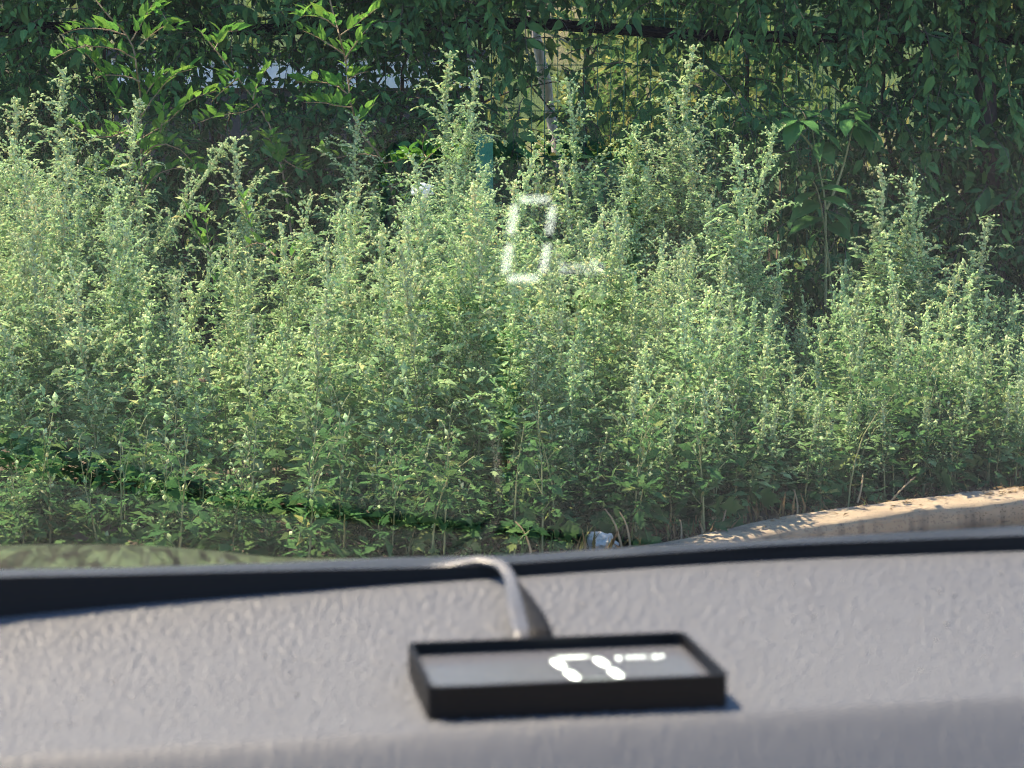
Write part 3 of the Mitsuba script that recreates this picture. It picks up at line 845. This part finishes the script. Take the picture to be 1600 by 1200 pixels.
for px in [((528, 45), (505, 28), (480, 24), (468, 28)), ((538, 85), (515, 70), (490, 55), (473, 48)), ((547, 150), (530, 136), (500, 128), (462, 128)), ((550, 168), (525, 165), (500, 160), (474, 160)), ((532, 55), (560, 35), (590, 12)), ((540, 90), (565, 55), (575, 45)),
           ((545, 130), (560, 115), (575, 112)), ((556, 195), (570, 175), (590, 160)), ((590, 245), (560, 240), (520, 248), (500, 238)), ((600, 255), (625, 250), (640, 235))]:
    sprig(c, P(7.70, *px), 0.003, rs, size=0.078, spacing=0.028)
d = thing("sapling", "small yellow-green sapling leaning towards the green fence post", "sapling")
sprig(d, P(7.7, (610, 700), (625, 420), (640, 280), (665, 250), (700, 220), (738, 196)), 0.0045, rs, spacing=0.035, size=0.062)
for px in [((668, 248), (660, 225), (668, 205)), ((640, 282), (610, 290), (580, 300)), ((690, 228), (712, 232), (730, 222))]:
    sprig(d, P(7.7, *px), 0.0025, rs)
e = thing("sapling", "low yellow-green shrub shoot showing among the weeds left of centre", "sapling")
for px in [((520, 700), (470, 520), (445, 440), (425, 395)), ((440, 430), (460, 395), (475, 370)), ((500, 600), (350, 470), (330, 400), (320, 330)), ((330, 400), (300, 350), (290, 320)), ((430, 400), (390, 350), (380, 310)), ((420, 390), (405, 380), (375, 395))]:
    sprig(e, P(6.95, *px), 0.0035, rs, spacing=0.035)

# broad-leaved plant in the shade at the right
BROADLEAF = []
for q in range(6):
    r = np.random.default_rng(750 + q)
    mb = MB()
    mb.add(*BROAD[q % 2], (r.uniform(0.25, 0.8), r.uniform(0.4, 0.9)))
    BROADLEAF.append(mb.ply("broad_leaf"))


def broad_plant(label, stem_px, Yp, leaves, seed):
    r = np.random.default_rng(seed)
    key = thing("broad_leaved_plant", label, "plant")
    for s in stem_px:
        mb = MB()
        mb.tube(spline(P(Yp, *s), 12), np.linspace(0.006, 0.002, 12), 6)
        part(key, "stem", mb.ply("green_stem"))
    for x0, y0, x1, y1, dy in leaves:
        p0, p1 = at(x0, y0, Yp), at(x1, y1, Yp + dy)
        dd = (p1 - p0)
        L = np.linalg.norm(dd)
        R = frames(dd[None] + np.array([[0, 0, 0.16 * L]]), np.array([r.normal(0, 0.35)]))[0] * L
        M = np.eye(4)
        M[:3, :3], M[:3, 3] = R, p0
        part(key, "leaf", BROADLEAF[r.integers(6)], to_world=T(M))


broad_plant("broad-leaved plant with drooping leaves in front of the mesh fence", [((1290, 480), (1290, 330), (1275, 240), (1268, 195)), ((1290, 330), (1325, 230), (1335, 190)), ((1280, 250), (1240, 200), (1222, 192))], 8.2,
            [(1250, 185, 1202, 200, -.05), (1248, 190, 1228, 222, -.1), (1255, 188, 1280, 205, -.08), (1262, 190, 1300, 178, .05), (1268, 200, 1322, 222, -.1), (1275, 222, 1300, 245, -.12), (1285, 218, 1272, 248, -.1), (1290, 220, 1308, 230, -.05),
             (1325, 182, 1302, 168, .05), (1325, 185, 1320, 208, -.1), (1335, 188, 1365, 172, -.08), (1335, 190, 1392, 216, -.12), (1338, 196, 1368, 236, -.1), (1335, 195, 1350, 225, .05), (1230, 188, 1205, 212, .0), (1240, 186, 1215, 170, .05),
             (1262, 185, 1285, 165, .1), (1300, 180, 1335, 160, .1)], 5)
broad_plant("broad-leaved shoot with fresh green upright leaves below the drooping plant", [((1300, 480), (1290, 370), (1278, 300), (1268, 280))], 8.1,
            [(1268, 285, 1245, 272, -.05), (1268, 285, 1258, 265, .05), (1272, 285, 1298, 275, -.05), (1270, 288, 1242, 292, -.08), (1274, 296, 1325, 290, -.08), (1276, 300, 1240, 310, -.1), (1280, 310, 1330, 322, -.1), (1282, 315, 1240, 332, -.1),
             (1286, 330, 1330, 345, -.1), (1288, 340, 1235, 352, -.08), (1290, 350, 1330, 372, -.1), (1290, 355, 1255, 385, -.1), (1270, 283, 1282, 262, 0)], 6)

# ---------------------------------------------------------------- fence, pipe
FY = 9.0
fence = thing("mesh_fence", "green welded mesh fence with thin wires, half buried in leaves", "fence")
zt_, zb_ = 2.15, 0.12
wires = np.arange(-2.62, 2.66, 0.0575)
for k, x in enumerate(wires):
    mb = MB()
    mb.tube([(x, FY, zb_), (x + 0.002, FY + 0.004, 1.0), (x, FY, zt_)], 0.0022, 5)
    part(fence, "upright_wire", mb.ply("green_paint"))
for z in np.arange(0.14, 2.16, 0.197):
    mb = MB()
    mb.tube([(-2.66, FY - 0.0042, z), (0, FY - 0.0042, z), (2.66, FY - 0.0042, z)], 0.0024, 5)
    part(fence, "cross_wire", mb.ply("green_paint"))
for px in (-60, 1620):
    x = at(px, 250, FY + .06)[0]
    bx_ = trimesh.creation.box((0.072, 0.05, 2.2))
    bx_.apply_translation((x, FY + 0.045, 1.1))
    part(fence, "post", mikit.ply(bx_, "green_paint"))
gp = thing("green_post", "short green metal post between the pale trunk and the tall curled spire", "post")
p0 = at(757, 214, 8.42)
bx_ = trimesh.creation.box((0.070, 0.045, p0[2]))
bx_.apply_translation((p0[0], 8.42, p0[2] / 2))
part(gp, "shaft", mikit.ply(bx_, "green_paint"))
cp_ = trimesh.creation.box((0.076, 0.051, 0.012))
cp_.apply_translation((p0[0], 8.42, p0[2] + 0.006))
part(gp, "cap", mikit.ply(cp_, "green_paint"))
pipe = thing("black_pipe", "thick black pipe strung along the top of the fence", "pipe")
pp = spline([at(x, y, FY - 0.07) for x, y in ((-150, 42), (60, 43), (400, 46), (700, 38), (810, 36), (900, 41), (1000, 48), (1090, 55), (1300, 58), (1700, 62))], 60)
mb = MB()
mb.tube(pp, 0.025, 10)
scene[pipe] = mb.ply("black_rubber", smooth=True)
pipe2 = thing("thin_cable", "thin black cable hanging just below the thick pipe", "cable")
pp = spline([at(x, y, FY - 0.05) for x, y in ((850, 45), (950, 49), (1050, 59), (1085, 60), (1300, 70))], 30)
mb = MB()
mb.tube(pp, 0.005, 6)
scene[pipe2] = mb.ply("black_rubber", smooth=True)


# ---------------------------------------------------------------- hedge shrubs: twigs of oval leaves
def twig(seed, kind):
    r = np.random.default_rng(seed)
    L = 0.24
    n = 7
    t = np.linspace(0, 1, n)
    c = np.c_[L * t, 0.02 * np.sin(t * 3 + r.uniform(0, 6)), -0.05 * t ** 2 + r.normal(0, 0.003, n)]
    st, lf = MB(), MB()
    st.tube(c, np.linspace(0.0022, 0.001, n), 3, cap=False)
    m = 13 if kind == 0 else 10
    s = np.linspace(0.08, 1, m)
    p = np.stack([np.interp(s, t, c[:, q]) for q in range(3)], 1)
    side = np.where(np.arange(m) % 2 == 0, 1.0, -1.0)
    d = np.c_[0.6 + r.normal(0, 0.25, m), side * r.uniform(0.4, 1.0, m), r.normal(-0.25, 0.4, m) if kind == 0 else r.normal(-0.5, 0.5, m)]
    size = (0.055 if kind == 0 else 0.066) * r.uniform(0.7, 1.2, m)
    R = frames(d, r.normal(0, 0.5, m)) * size[:, None, None]
    uv = np.c_[r.beta(2, 2.6, m), r.uniform(0.2, 0.9, m)]
    for q in range(3):
        mk = np.arange(m) % 3 == q
        lf.many(OVAL[q], R[mk], p[mk], uv[mk])
    return st, lf


TWIGS = [[twig(1000 + 20 * k + q, k) for q in range(7)] for k in (0, 1)]
HEDGELEAF = []
for q in range(8):
    r = np.random.default_rng(780 + q)
    mb = MB()
    mb.add(*oval_leaf(r.uniform(0.40, 0.52), r.uniform(0.15, 0.45), r.uniform(0.06, 0.16)), (r.beta(2.4, 2), r.uniform(0.4, 1.0)))
    HEDGELEAF.append(mb.ply("hedge_leaf"))

HOLES = [(935, 25, 80, 24, 0.7), (950, 110, 100, 48, 0.6), (985, 200, 70, 50, 0.35), (1080, 60, 60, 34, 0.4), (1120, 110, 70, 60, 0.5), (1210, 110, 40, 50, 0.6), (1320, 115, 52, 48, 0.85), (1330, 215, 30, 35, 0.5), (1335, 275, 22, 50, 0.6), (960, 45, 150, 30, 0.55),
         (620, 114, 78, 20, 0.9), (450, 118, 40, 18, 0.75), (350, 108, 40, 22, 0.8), (848, 150, 24, 120, 0.90), (840, 20, 40, 22, 0.4), (780, 160, 30, 60, 0.4), (205, 155, 14, 14, 0.8), (330, 165, 20, 20, 0.6)]


def thin_out(p, r):
    """Chance that a twig is missing: gaps of the hedge, as places on the fence's plane."""
    x, y = pix(p)
    keep = 1.0
    for hx, hy, ax, ay, s in HOLES:
        e = ((x - hx) / ax) ** 2 + ((y - hy) / ay) ** 2
        keep *= 1 - s * float(np.clip(1.7 - e, 0, 1))
    return r.random() > keep


def shrub(label, x0, x1, seed, kind=0, z0=0.25, z1=3.0, y0=8.62, y1=9.65, dens=1.0, trunk_px=None):
    r = np.random.default_rng(seed)
    key = thing("hedge_shrub", label, "shrub", None)
    cx, w = (x0 + x1) / 2, (x1 - x0)
    st, lf = MB(), MB()
    for s in range(3 if dens > 0.85 else 1):                 # stems that fork upwards
        xb, yb = cx + r.uniform(-0.25, 0.25) * w, r.uniform(9.12, 9.35)
        pts = [(xb, yb, 0.03)]
        for z in (0.7, 1.4, 2.1, 2.8):
            pts.append((pts[-1][0] + r.normal(0, 0.09), yb + r.normal(0, 0.05), z))
        mb = MB()
        c = spline(pts, 16)
        mb.tube(c, np.linspace(0.014, 0.005, 16), 6)
        for k in range(10):
            b = c[r.integers(3, 15)]
            e = b + np.array([r.normal(0, 0.28), r.normal(-0.1, 0.22), r.uniform(0.05, 0.5)])
            mb.tube(spline([b, (b + e) / 2 + r.normal(0, 0.03, 3), e], 6), np.linspace(0.006, 0.002, 6), 4, cap=False)
        part(key, "stem", mb.ply("dark_bark"))
    n = int(dens * 650 * w * (z1 - z0) * 0.95)
    for _ in range(n):
        z = z0 + (z1 - z0) * r.random() ** 1.12
        big = 1.0 if z < 2.1 else 1.5
        if z > 2.1 and r.random() < 0.45:
            continue
        bulge = 0.18 * (meshkit.noise(np.array([cx * 3 + z * 1.7, z * 2.1, seed])) - 0.4)
        front = r.random() ** 1.3
        y = y0 - bulge + (y1 - y0) * front - (0.15 * min(1, max(0, z - 1.95)))
        x = cx + (r.random() - 0.5) * w * 1.12
        if meshkit.noise(np.array([x * 5.5, z * 5.5, 3.0 + y])) < 0.27 and z < 2.1:
            continue
        if thin_out((x, y, z), r):
            continue
        a = -math.pi / 2 + r.normal(0, 0.95)
        el = r.uniform(-0.9, 0.35) if kind == 0 else r.uniform(-1.0, 0.3)
        d = np.array([[math.cos(a) * math.cos(el), math.sin(a) * math.cos(el), math.sin(el)]])
        R = frames(d, np.array([r.normal(0, 0.4)])) * big * r.uniform(0.65, 1.4)
        ts, tl = TWIGS[kind if r.random() < 0.65 else 1 - kind][r.integers(7)]
        (v, f), uv = tl.mesh()
        lf.add(v @ R[0].T + [x, y, z], f, np.c_[uv[:, 0], uv[:, 1]])
        (v, f), uv = ts.mesh()
        st.add(v @ R[0].T + [x, y, z], f, uv)
    part(key, "twigs", st.ply("dark_bark"), kind="stuff")
    part(key, "foliage", lf.ply("hedge_leaf"), kind="stuff")
    for _ in range(45):                                     # the leaves that stand out in front
        z = r.uniform(0.95, 1.85)
        x, y = cx + (r.random() - 0.5) * w, y0 - r.uniform(0.0, 0.10)
        if thin_out((x, y, z), r):
            continue
        a, el = -math.pi / 2 + r.normal(0, 0.9), r.uniform(-1.0, 0.2)
        d = np.array([[math.cos(a) * math.cos(el), math.sin(a) * math.cos(el), math.sin(el)]])
        M = np.eye(4)
        M[:3, :3], M[:3, 3] = frames(d, np.array([r.normal(0, 0.6)]))[0] * r.uniform(0.05, 0.08), (x, y, z)
        part(key, "leaf", HEDGELEAF[r.integers(8)], to_world=T(M))


for x0, x1, kind, dens, text in [(-2.75, -2.05, 0, 1.0, "dark hedge shrub at the left edge behind the leftmost spires"),
                                 (-2.05, -1.45, 0, 1.0, "dark hedge shrub behind the arching twigs of the left sapling"),
                                 (-1.45, -0.85, 0, 1.0, "dark hedge shrub with white glints behind it, behind the loose sapling"),
                                 (-0.85, -0.25, 0, 1.1, "dark hedge shrub over the row of white gaps left of the green post"),
                                 (-0.25, 0.20, 0, 0.9, "dark hedge shrub beside the pale leaning trunk"),
                                 (0.20, 0.80, 1, 0.55, "thin shrub on the mesh where the sunlit bank shows through"),
                                 (0.80, 1.45, 1, 0.8, "shrub with hanging leaves around the yellow gaps in the fence"),
                                 (1.45, 2.05, 1, 1.15, "dense shaded shrub with hanging leaves left of the dark trunk"),
                                 (2.05, 2.75, 1, 1.15, "dense shaded shrub at the right edge behind the dark trunk")]:
    shrub(text, x0, x1, int(300 + x0 * 10), kind, dens=dens)


# hanging vines with single leaves at the upper right
VINES = ["beside the yellow gap in the fence", "short one above the yellow gap in the fence", "long one just right of the yellow gap", "short one at the top between the two long ones", "longest at the upper right", "falling towards the dark trunk", "in front of the dark trunk's top", "nearest the right edge, reaching low", "low one left of the dark trunk", "reaching down from the top left of the trunk", "short one over the right end of the pipe", "short one where the pipe ends in leaves", "above the tall curled spire", "left of the tall curled spire, under the top edge", "above the green post"]


def vine(label, px, Yp, seed):
    r = np.random.default_rng(seed)
    key = thing("vine", label, "vine")
    c = spline(P(Yp, *px), 24)
    mb = MB()
    mb.tube(c, 0.0022, 4)
    part(key, "stem", mb.ply("brown_stem"))
    for k in range(1, 24):
        for q in range(2):
            a, el = -math.pi / 2 + r.normal(0, 1.1), r.uniform(-1.3, -0.2)
            d = np.array([[math.cos(a) * math.cos(el), math.sin(a) * math.cos(el), math.sin(el)]])
            M = np.eye(4)
            M[:3, :3], M[:3, 3] = frames(d, np.array([r.normal(0, 0.6)]))[0] * r.uniform(0.05, 0.085), c[k] + r.normal(0, 0.008, 3)
            part(key, "leaf", HEDGELEAF[r.integers(8)], to_world=T(M))


rv = np.random.default_rng(5)
for k, (x, y0_, y1_) in enumerate([(1310, -40, 95), (1340, -40, 60), (1375, 20, 150), (1420, -40, 60), (1460, 60, 200), (1500, 40, 230), (1540, -30, 140), (1570, 90, 300), (1445, 180, 320), (1480, -40, 110), (1180, -40, 70), (1230, -30, 60), (700, -40, 90), (660, -40, 70), (760, -30, 130)]):
    dx = rv.uniform(-25, 40)
    vine("hanging vine with pointed drooping leaves, " + VINES[k], [(x, y0_), (x + dx * 0.3, (2 * y0_ + y1_) / 3), (x + dx * 0.8, (y0_ + 2 * y1_) / 3), (x + dx, y1_)], 8.55 + float(rv.uniform(-0.05, 0.05)), 60 + k)


# ---------------------------------------------------------------- behind the fence
def tree(label, px, Yp, r0, bark, crown=None, seed=0):
    key = thing("tree", label, "tree")
    c = spline(P(Yp, *px), 24)
    rr = np.random.default_rng(seed)
    mb = MB()
    mb.tube(c, np.linspace(r0, r0 * 0.6, 24) * (1 + 0.08 * rr.normal(0, 1, 24)), 9)
    part(key, "trunk", mb.ply(bark, smooth=True))
    if crown:
        cc, rad, n, leafb, size = crown
        d = rr.normal(0, 1, (n, 3))
        d /= np.linalg.norm(d, axis=1, keepdims=True)
        clump = rr.normal(0, 1, (40, 3))
        clump = clump / np.linalg.norm(clump, axis=1, keepdims=True) * rr.uniform(0.4, 1, (40, 1)) * np.array(rad) + np.array(cc)
        p = clump[rr.integers(0, 40, n)] + d * rr.uniform(0, 0.36, (n, 1)) * np.array(rad)
        dd = rr.normal(0, 0.7, (n, 3)) + np.array([0, 0, -0.3])
        lf = MB()
        lf.many(OVAL[1], frames(dd, rr.normal(0, 0.8, n)) * (size * rr.uniform(0.7, 1.3, n))[:, None, None], p, np.c_[rr.beta(2, 2.4, n), rr.uniform(0.2, 0.9, n)])
        part(key, "crown", lf.ply(leafb), kind="stuff")


tree("pale sunlit tree trunk leaning behind the fence right of the green post", [(890, 400), (872, 250), (862, 190), (848, 110), (838, 60), (828, 0), (815, -60), (800, -300)], 10.3, 0.032, "pale_bark", ((0.3, 10.6, 4.6), (1.6, 1.3, 1.0), 2600, "hedge_leaf", 0.09), 3)
tree("dark tree trunk in the shaded hedge at the right edge", [(1556, 470), (1550, 330), (1545, 250), (1540, 150), (1530, 0), (1500, -300)], 8.85, 0.055, "dark_bark", ((2.2, 9.1, 3.9), (1.5, 0.8, 1.0), 3000, "hedge_leaf", 0.09), 4)
for k, (x, Yp, h, w, label) in enumerate([(-5.5, 18, 4.2, 2.6, "bushy green tree far behind the hedge at the left"), (-2.6, 19, 4.6, 2.6, "dense tree far behind the white wall"), (0.6, 18.5, 4.4, 2.3, "yellow-green tree standing on the bank behind the thin part of the hedge"),
                                         (3.4, 18, 4.5, 2.5, "dense tree on the bank behind the right of the fence"), (6.3, 19, 4.6, 2.6, "bushy tree far behind the right edge")]):
    zg = float(terrain(np.array(float(x)), np.array(float(Yp))))
    rr = np.random.default_rng(70 + k)
    key = thing("tree", label, "tree")
    mb = MB()
    mb.tube([(x, Yp, zg - 0.2), (x + 0.1, Yp, zg + h * 0.5), (x, Yp, zg + h * 0.9)], [0.14, 0.1, 0.04], 7)
    part(key, "trunk", mb.ply("dark_bark"))
    n = 5200
    cl = rr.normal(0, 1, (60, 3))
    cl = cl / np.linalg.norm(cl, axis=1, keepdims=True) * rr.uniform(0.35, 1, (60, 1)) * np.array([w * 0.8, w * 0.55, h * 0.5]) + np.array([x, Yp, zg + h * 0.55])
    p = cl[rr.integers(0, 60, n)] + rr.normal(0, 0.22, (n, 3))
    lf = MB()
    lf.many(OVAL[1], frames(rr.normal(0, 0.8, (n, 3)), rr.normal(0, 0.8, n)) * (0.15 * rr.uniform(0.7, 1.3, n))[:, None, None], p, np.c_[rr.beta(2, 2.6, n) * (0.6 if k != 2 else 1), rr.uniform(0.2, 0.9, n)])
    part(key, "crown", lf.ply("far_leaf"), kind="stuff")
# bank plants: shrubs of yellow-green leaves one can tell apart, and grass
for k, (px, py, Yp, w, h) in enumerate([(915, 215, 10.6, 0.30, 0.35), (965, 170, 10.9, 0.35, 0.45), (1040, 150, 11.2, 0.4, 0.4), (1130, 140, 10.8, 0.35, 0.5), (1215, 130, 11.4, 0.4, 0.5), (940, 40, 12.8, 0.5, 0.5), (1010, 60, 12.4, 0.5, 0.45), (1100, 20, 13.2, 0.6, 0.6), (1180, 60, 12.0, 0.4, 0.5)]):
    p0 = at(px, py, Yp)
    rr = np.random.default_rng(170 + k)
    key = thing("bank_shrub", ["yellow-green shrub low beside the pale trunk", "leafy shrub behind the mesh right of the nodding spire", "pale shrub on the bank behind the tallest spire", "light shrub behind the mesh right of the tallest spire",
                               "shrub on the bank behind the thin leaves at the upper right", "yellow shrub above the black pipe right of the pale trunk", "light green shrub just below the black pipe", "green shrub above the right end of the visible pipe", "small shrub below the right end of the visible pipe"][k], "shrub")
    n = 420
    p = p0 + rr.normal(0, 0.42, (n, 3)) * np.array([w, 0.3, h])
    lf = MB()
    lf.many(OVAL[0], frames(rr.normal(0, 0.8, (n, 3)) + [0, 0, .2], rr.normal(0, 0.8, n)) * (0.07 * rr.uniform(0.7, 1.3, n))[:, None, None], p, np.c_[np.clip(rr.beta(2.4, 2, n) + 0.15 * (k in (0, 5)), 0, 1), rr.uniform(0.3, 1, n)])
    part(key, "foliage", lf.ply("far_leaf"), kind="stuff")
    mb = MB()
    for q in range(4):
        zz = float(terrain(np.array(p0[0]), np.array(p0[1])))
        mb.tube([(p0[0], p0[1], min(zz, p0[2]) - 0.02), p0 + rr.normal(0, 0.3, 3) * [w, .2, h]], [0.006, 0.002], 4)
    part(key, "stem", mb.ply("brown_stem"))
rg = np.random.default_rng(90)


def grass(n, xs, ys, hmin, hmax, lo, hi, wid=0.5, r=rg):
    x, y = r.uniform(*xs, n), r.uniform(*ys, n)
    p = np.c_[x, y, terrain(x, y) - 0.01]
    L = r.uniform(hmin, hmax, n)
    d = np.c_[r.normal(0, 0.35, n), r.normal(0, 0.35, n), np.ones(n)]
    mb = MB()
    mb.many(BLADE, frames(d, r.uniform(0, 6.28, n)) * (L[:, None, None] * np.array([1, wid, 1])), p, np.c_[r.uniform(lo, hi, n), r.uniform(0.2, 0.9, n)])
    return mb


scene["bank_grass"] = grass(9000, (-4.5, 4.5), (10.3, 16), 0.08, 0.26, 0.2, 1.0).ply("far_leaf")
labels["bank_grass"] = {"label": "sunlit grass covering the bank behind the fence", "category": "grass", "kind": "stuff"}
# white wall behind the hedge at the left
wall = thing("white_wall", "long white wall glimpsed through gaps in the hedge at the left", "wall")
za, zb2 = at(500, 138, 12.4)[2], at(500, 92, 12.4)[2]
bx_ = trimesh.creation.box((2.2, 0.2, zb2 - za))
bx_.apply_translation((-1.275, 12.4, (za + zb2) / 2))
part(wall, "upper_panel", mikit.ply(bx_, "white_wall"))
bx_ = trimesh.creation.box((2.2, 0.16, za - 0.2))
bx_.apply_translation((-1.275, 12.42, (za + 0.2) / 2))
part(wall, "base", mikit.ply(bx_, "grey_wall"), "darker grey base of the wall")
bx_ = trimesh.creation.box((2.26, 0.26, 0.05))
bx_.apply_translation((-1.275, 12.4, zb2 + 0.025))
part(wall, "coping", mikit.ply(bx_, "grey_wall"))

# ---------------------------------------------------------------- small things at the foot of the weeds
bush = thing("woody_weed", "weed with splayed tan woody stems at the foot of the bank left of the cable", "weed")
for px in [((598, 872), (590, 832), (578, 806), (566, 782), (556, 750)), ((600, 872), (604, 830), (612, 812), (622, 790), (640, 740)), ((606, 874), (622, 850), (650, 822), (664, 795), (676, 750)), ((594, 872), (593, 840), (594, 815), (596, 780)), ((588, 872), (576, 850), (560, 825), (545, 800)), ((664, 795), (672, 775), (684, 752))]:
    mb = MB()
    mb.tube(spline(P(5.62, *px), 10), np.linspace(0.0062, 0.0028, 10), 6)
    part(bush, "stem", mb.ply("tan_stem"))
rb = np.random.default_rng(33)
for q in range(46):
    x, y = rb.uniform(520, 700), rb.uniform(690, 800)
    p = at(x, y, 5.62 + rb.uniform(-0.06, 0.12))
    dd = np.array([rb.normal(0, 1), rb.normal(-0.5, 0.6), rb.normal(0.1, 0.4)])
    M = np.eye(4)
    M[:3, :3], M[:3, 3] = frames(dd[None], np.array([rb.normal(0, 0.5)]))[0] * rb.uniform(0.035, 0.065), p
    part(bush, "leaf", LOWLEAF[rb.integers(9)], to_world=T(M))
x, y = rg.uniform(-1.9, 1.9, 1500), rg.uniform(0, 0.5, 1500)
mb = MB()
p = np.c_[x, kerb_back(x) + 0.02 + y ** 1.5, np.zeros(1500)]
p[:, 2] = terrain(p[:, 0], p[:, 1]) - 0.005
dd = np.c_[rg.normal(0, 0.5, 1500), rg.normal(-0.1, 0.4, 1500), np.abs(rg.normal(0.9, 0.5, 1500))]
dry = (pix((x[0], 6, 0))[0] > 0)
mb.many(BLADE, frames(dd, rg.uniform(0, 6.28, 1500)) * ((rg.uniform(0.03, 0.10, 1500) * np.where(x > 0.9, 0.6, 1))[:, None, None] * np.array([1, 0.35, 1])), p, np.c_[np.where(x > 0.15, rg.beta(2, 2, 1500) * 0.75, 0.72 + 0.28 * rg.random(1500)), rg.uniform(0.2, 0.9, 1500)])
scene["dry_grass_fringe"] = mb.ply("dry_grass")
labels["dry_grass_fringe"] = {"label": "dry tan and green grass along the back of the kerb", "category": "grass", "kind": "stuff"}
for k, (x, y, x2, y2) in enumerate([(1060, 848, 1063, 812), (1075, 848, 1071, 835), (985, 846, 968, 800), (972, 848, 945, 795), (1118, 830, 1112, 808), (1120, 828, 1135, 792), (1095, 838, 1093, 820), (1012, 850, 1018, 834), (1245, 806, 1240, 765), (830, 855, 805, 815), (1380, 785, 1430, 745), (1340, 770, 1348, 740)]):
    key = thing("dry_stick", "thin dry tan stick " + ["standing upright where the kerb comes into view", "short and upright just left of the kerb's visible end", "leaning left above the plastic scrap", "leaning furthest left above the plastic scrap", "short and upright on the near end of the kerb",
                                                            "tall and leaning right over the near end of the kerb", "stubby and pale left of the near end of the kerb", "low, just right of the plastic scrap", "bent over the middle of the kerb", "leaning left in the dark gap right of the cable", "long and slanting low over the sunlit kerb", "upright behind the sunlit kerb"][k], "stick")
    q0 = at(x, y, 5.6)
    for Yt in np.linspace(5.3, 7, 80):
        q0 = at(x, y, Yt)
        if Yt > kerb_back(np.array(q0[0])) + 0.03:
            break
    q1 = at(x2, y2, Yt + 0.04)
    mb = MB()
    mb.tube(spline([q0 - [0, 0, .03], (q0 + q1) / 2 + [0.006, 0, 0], q1], 6), np.linspace(0.004, 0.002, 6), 5)
    scene[key] = mb.ply("tan_stem")


def crumple(center, size, seed, flat=0.35):
    m = trimesh.creation.icosphere(3, 1.0)
    v = m.vertices * (0.7 + 0.9 * (meshkit.fbm(m.vertices * 2.3 + seed, 3, seed)[:, None] - 0.3))
    v = v + 0.25 * (meshkit.noise(m.vertices * 6 + 9 * seed, seed)[:, None] - 0.5) * m.vertices
    v = v * np.array(size) + np.array(center)
    return (v, m.faces)


s1 = thing("plastic_scrap", "crumpled whitish plastic scrap lying by the kerb under the weeds", "litter")
scene[s1] = mikit.ply(crumple(at(940, 848, 5.52), (0.048, 0.03, 0.030), 2), "bag_film", smooth=25)
s2 = thing("plastic_scrap", "small white crumpled scrap caught in the weeds left of the green post", "litter")
scene[s2] = mikit.ply(crumple(at(660, 297, 6.75), (0.038, 0.03, 0.026), 5), "bag_film", smooth=25)

# dead leaf bits and twigs blown onto the kerb
rd = np.random.default_rng(55)
n = 240
x = np.where(rd.random(n) < 0.55, rd.normal(1.62, 0.12, n), rd.uniform(0.4, 2.0, n))
y = kerb_back(x) - rd.beta(1.0, 2.6, n) * 0.15
a, L = rd.uniform(0, 6.28, n), rd.uniform(0.008, 0.034, n)
mb = MB()
mb.many(BLADE, frames(np.c_[np.cos(a), np.sin(a), rd.uniform(0, 0.4, n)], rd.normal(0, 0.5, n)) * (L[:, None, None] * np.array([1, 0.9, 1])), np.c_[x, y, np.full(n, 0.106)], np.c_[rd.uniform(0, 0.4, n), rd.uniform(0, 0.6, n)])
scene["kerb_litter"] = mb.ply("dry_grass")
labels["kerb_litter"] = {"label": "dead leaf bits and twig crumbs strewn along the kerb top", "category": "leaf litter", "kind": "stuff"}
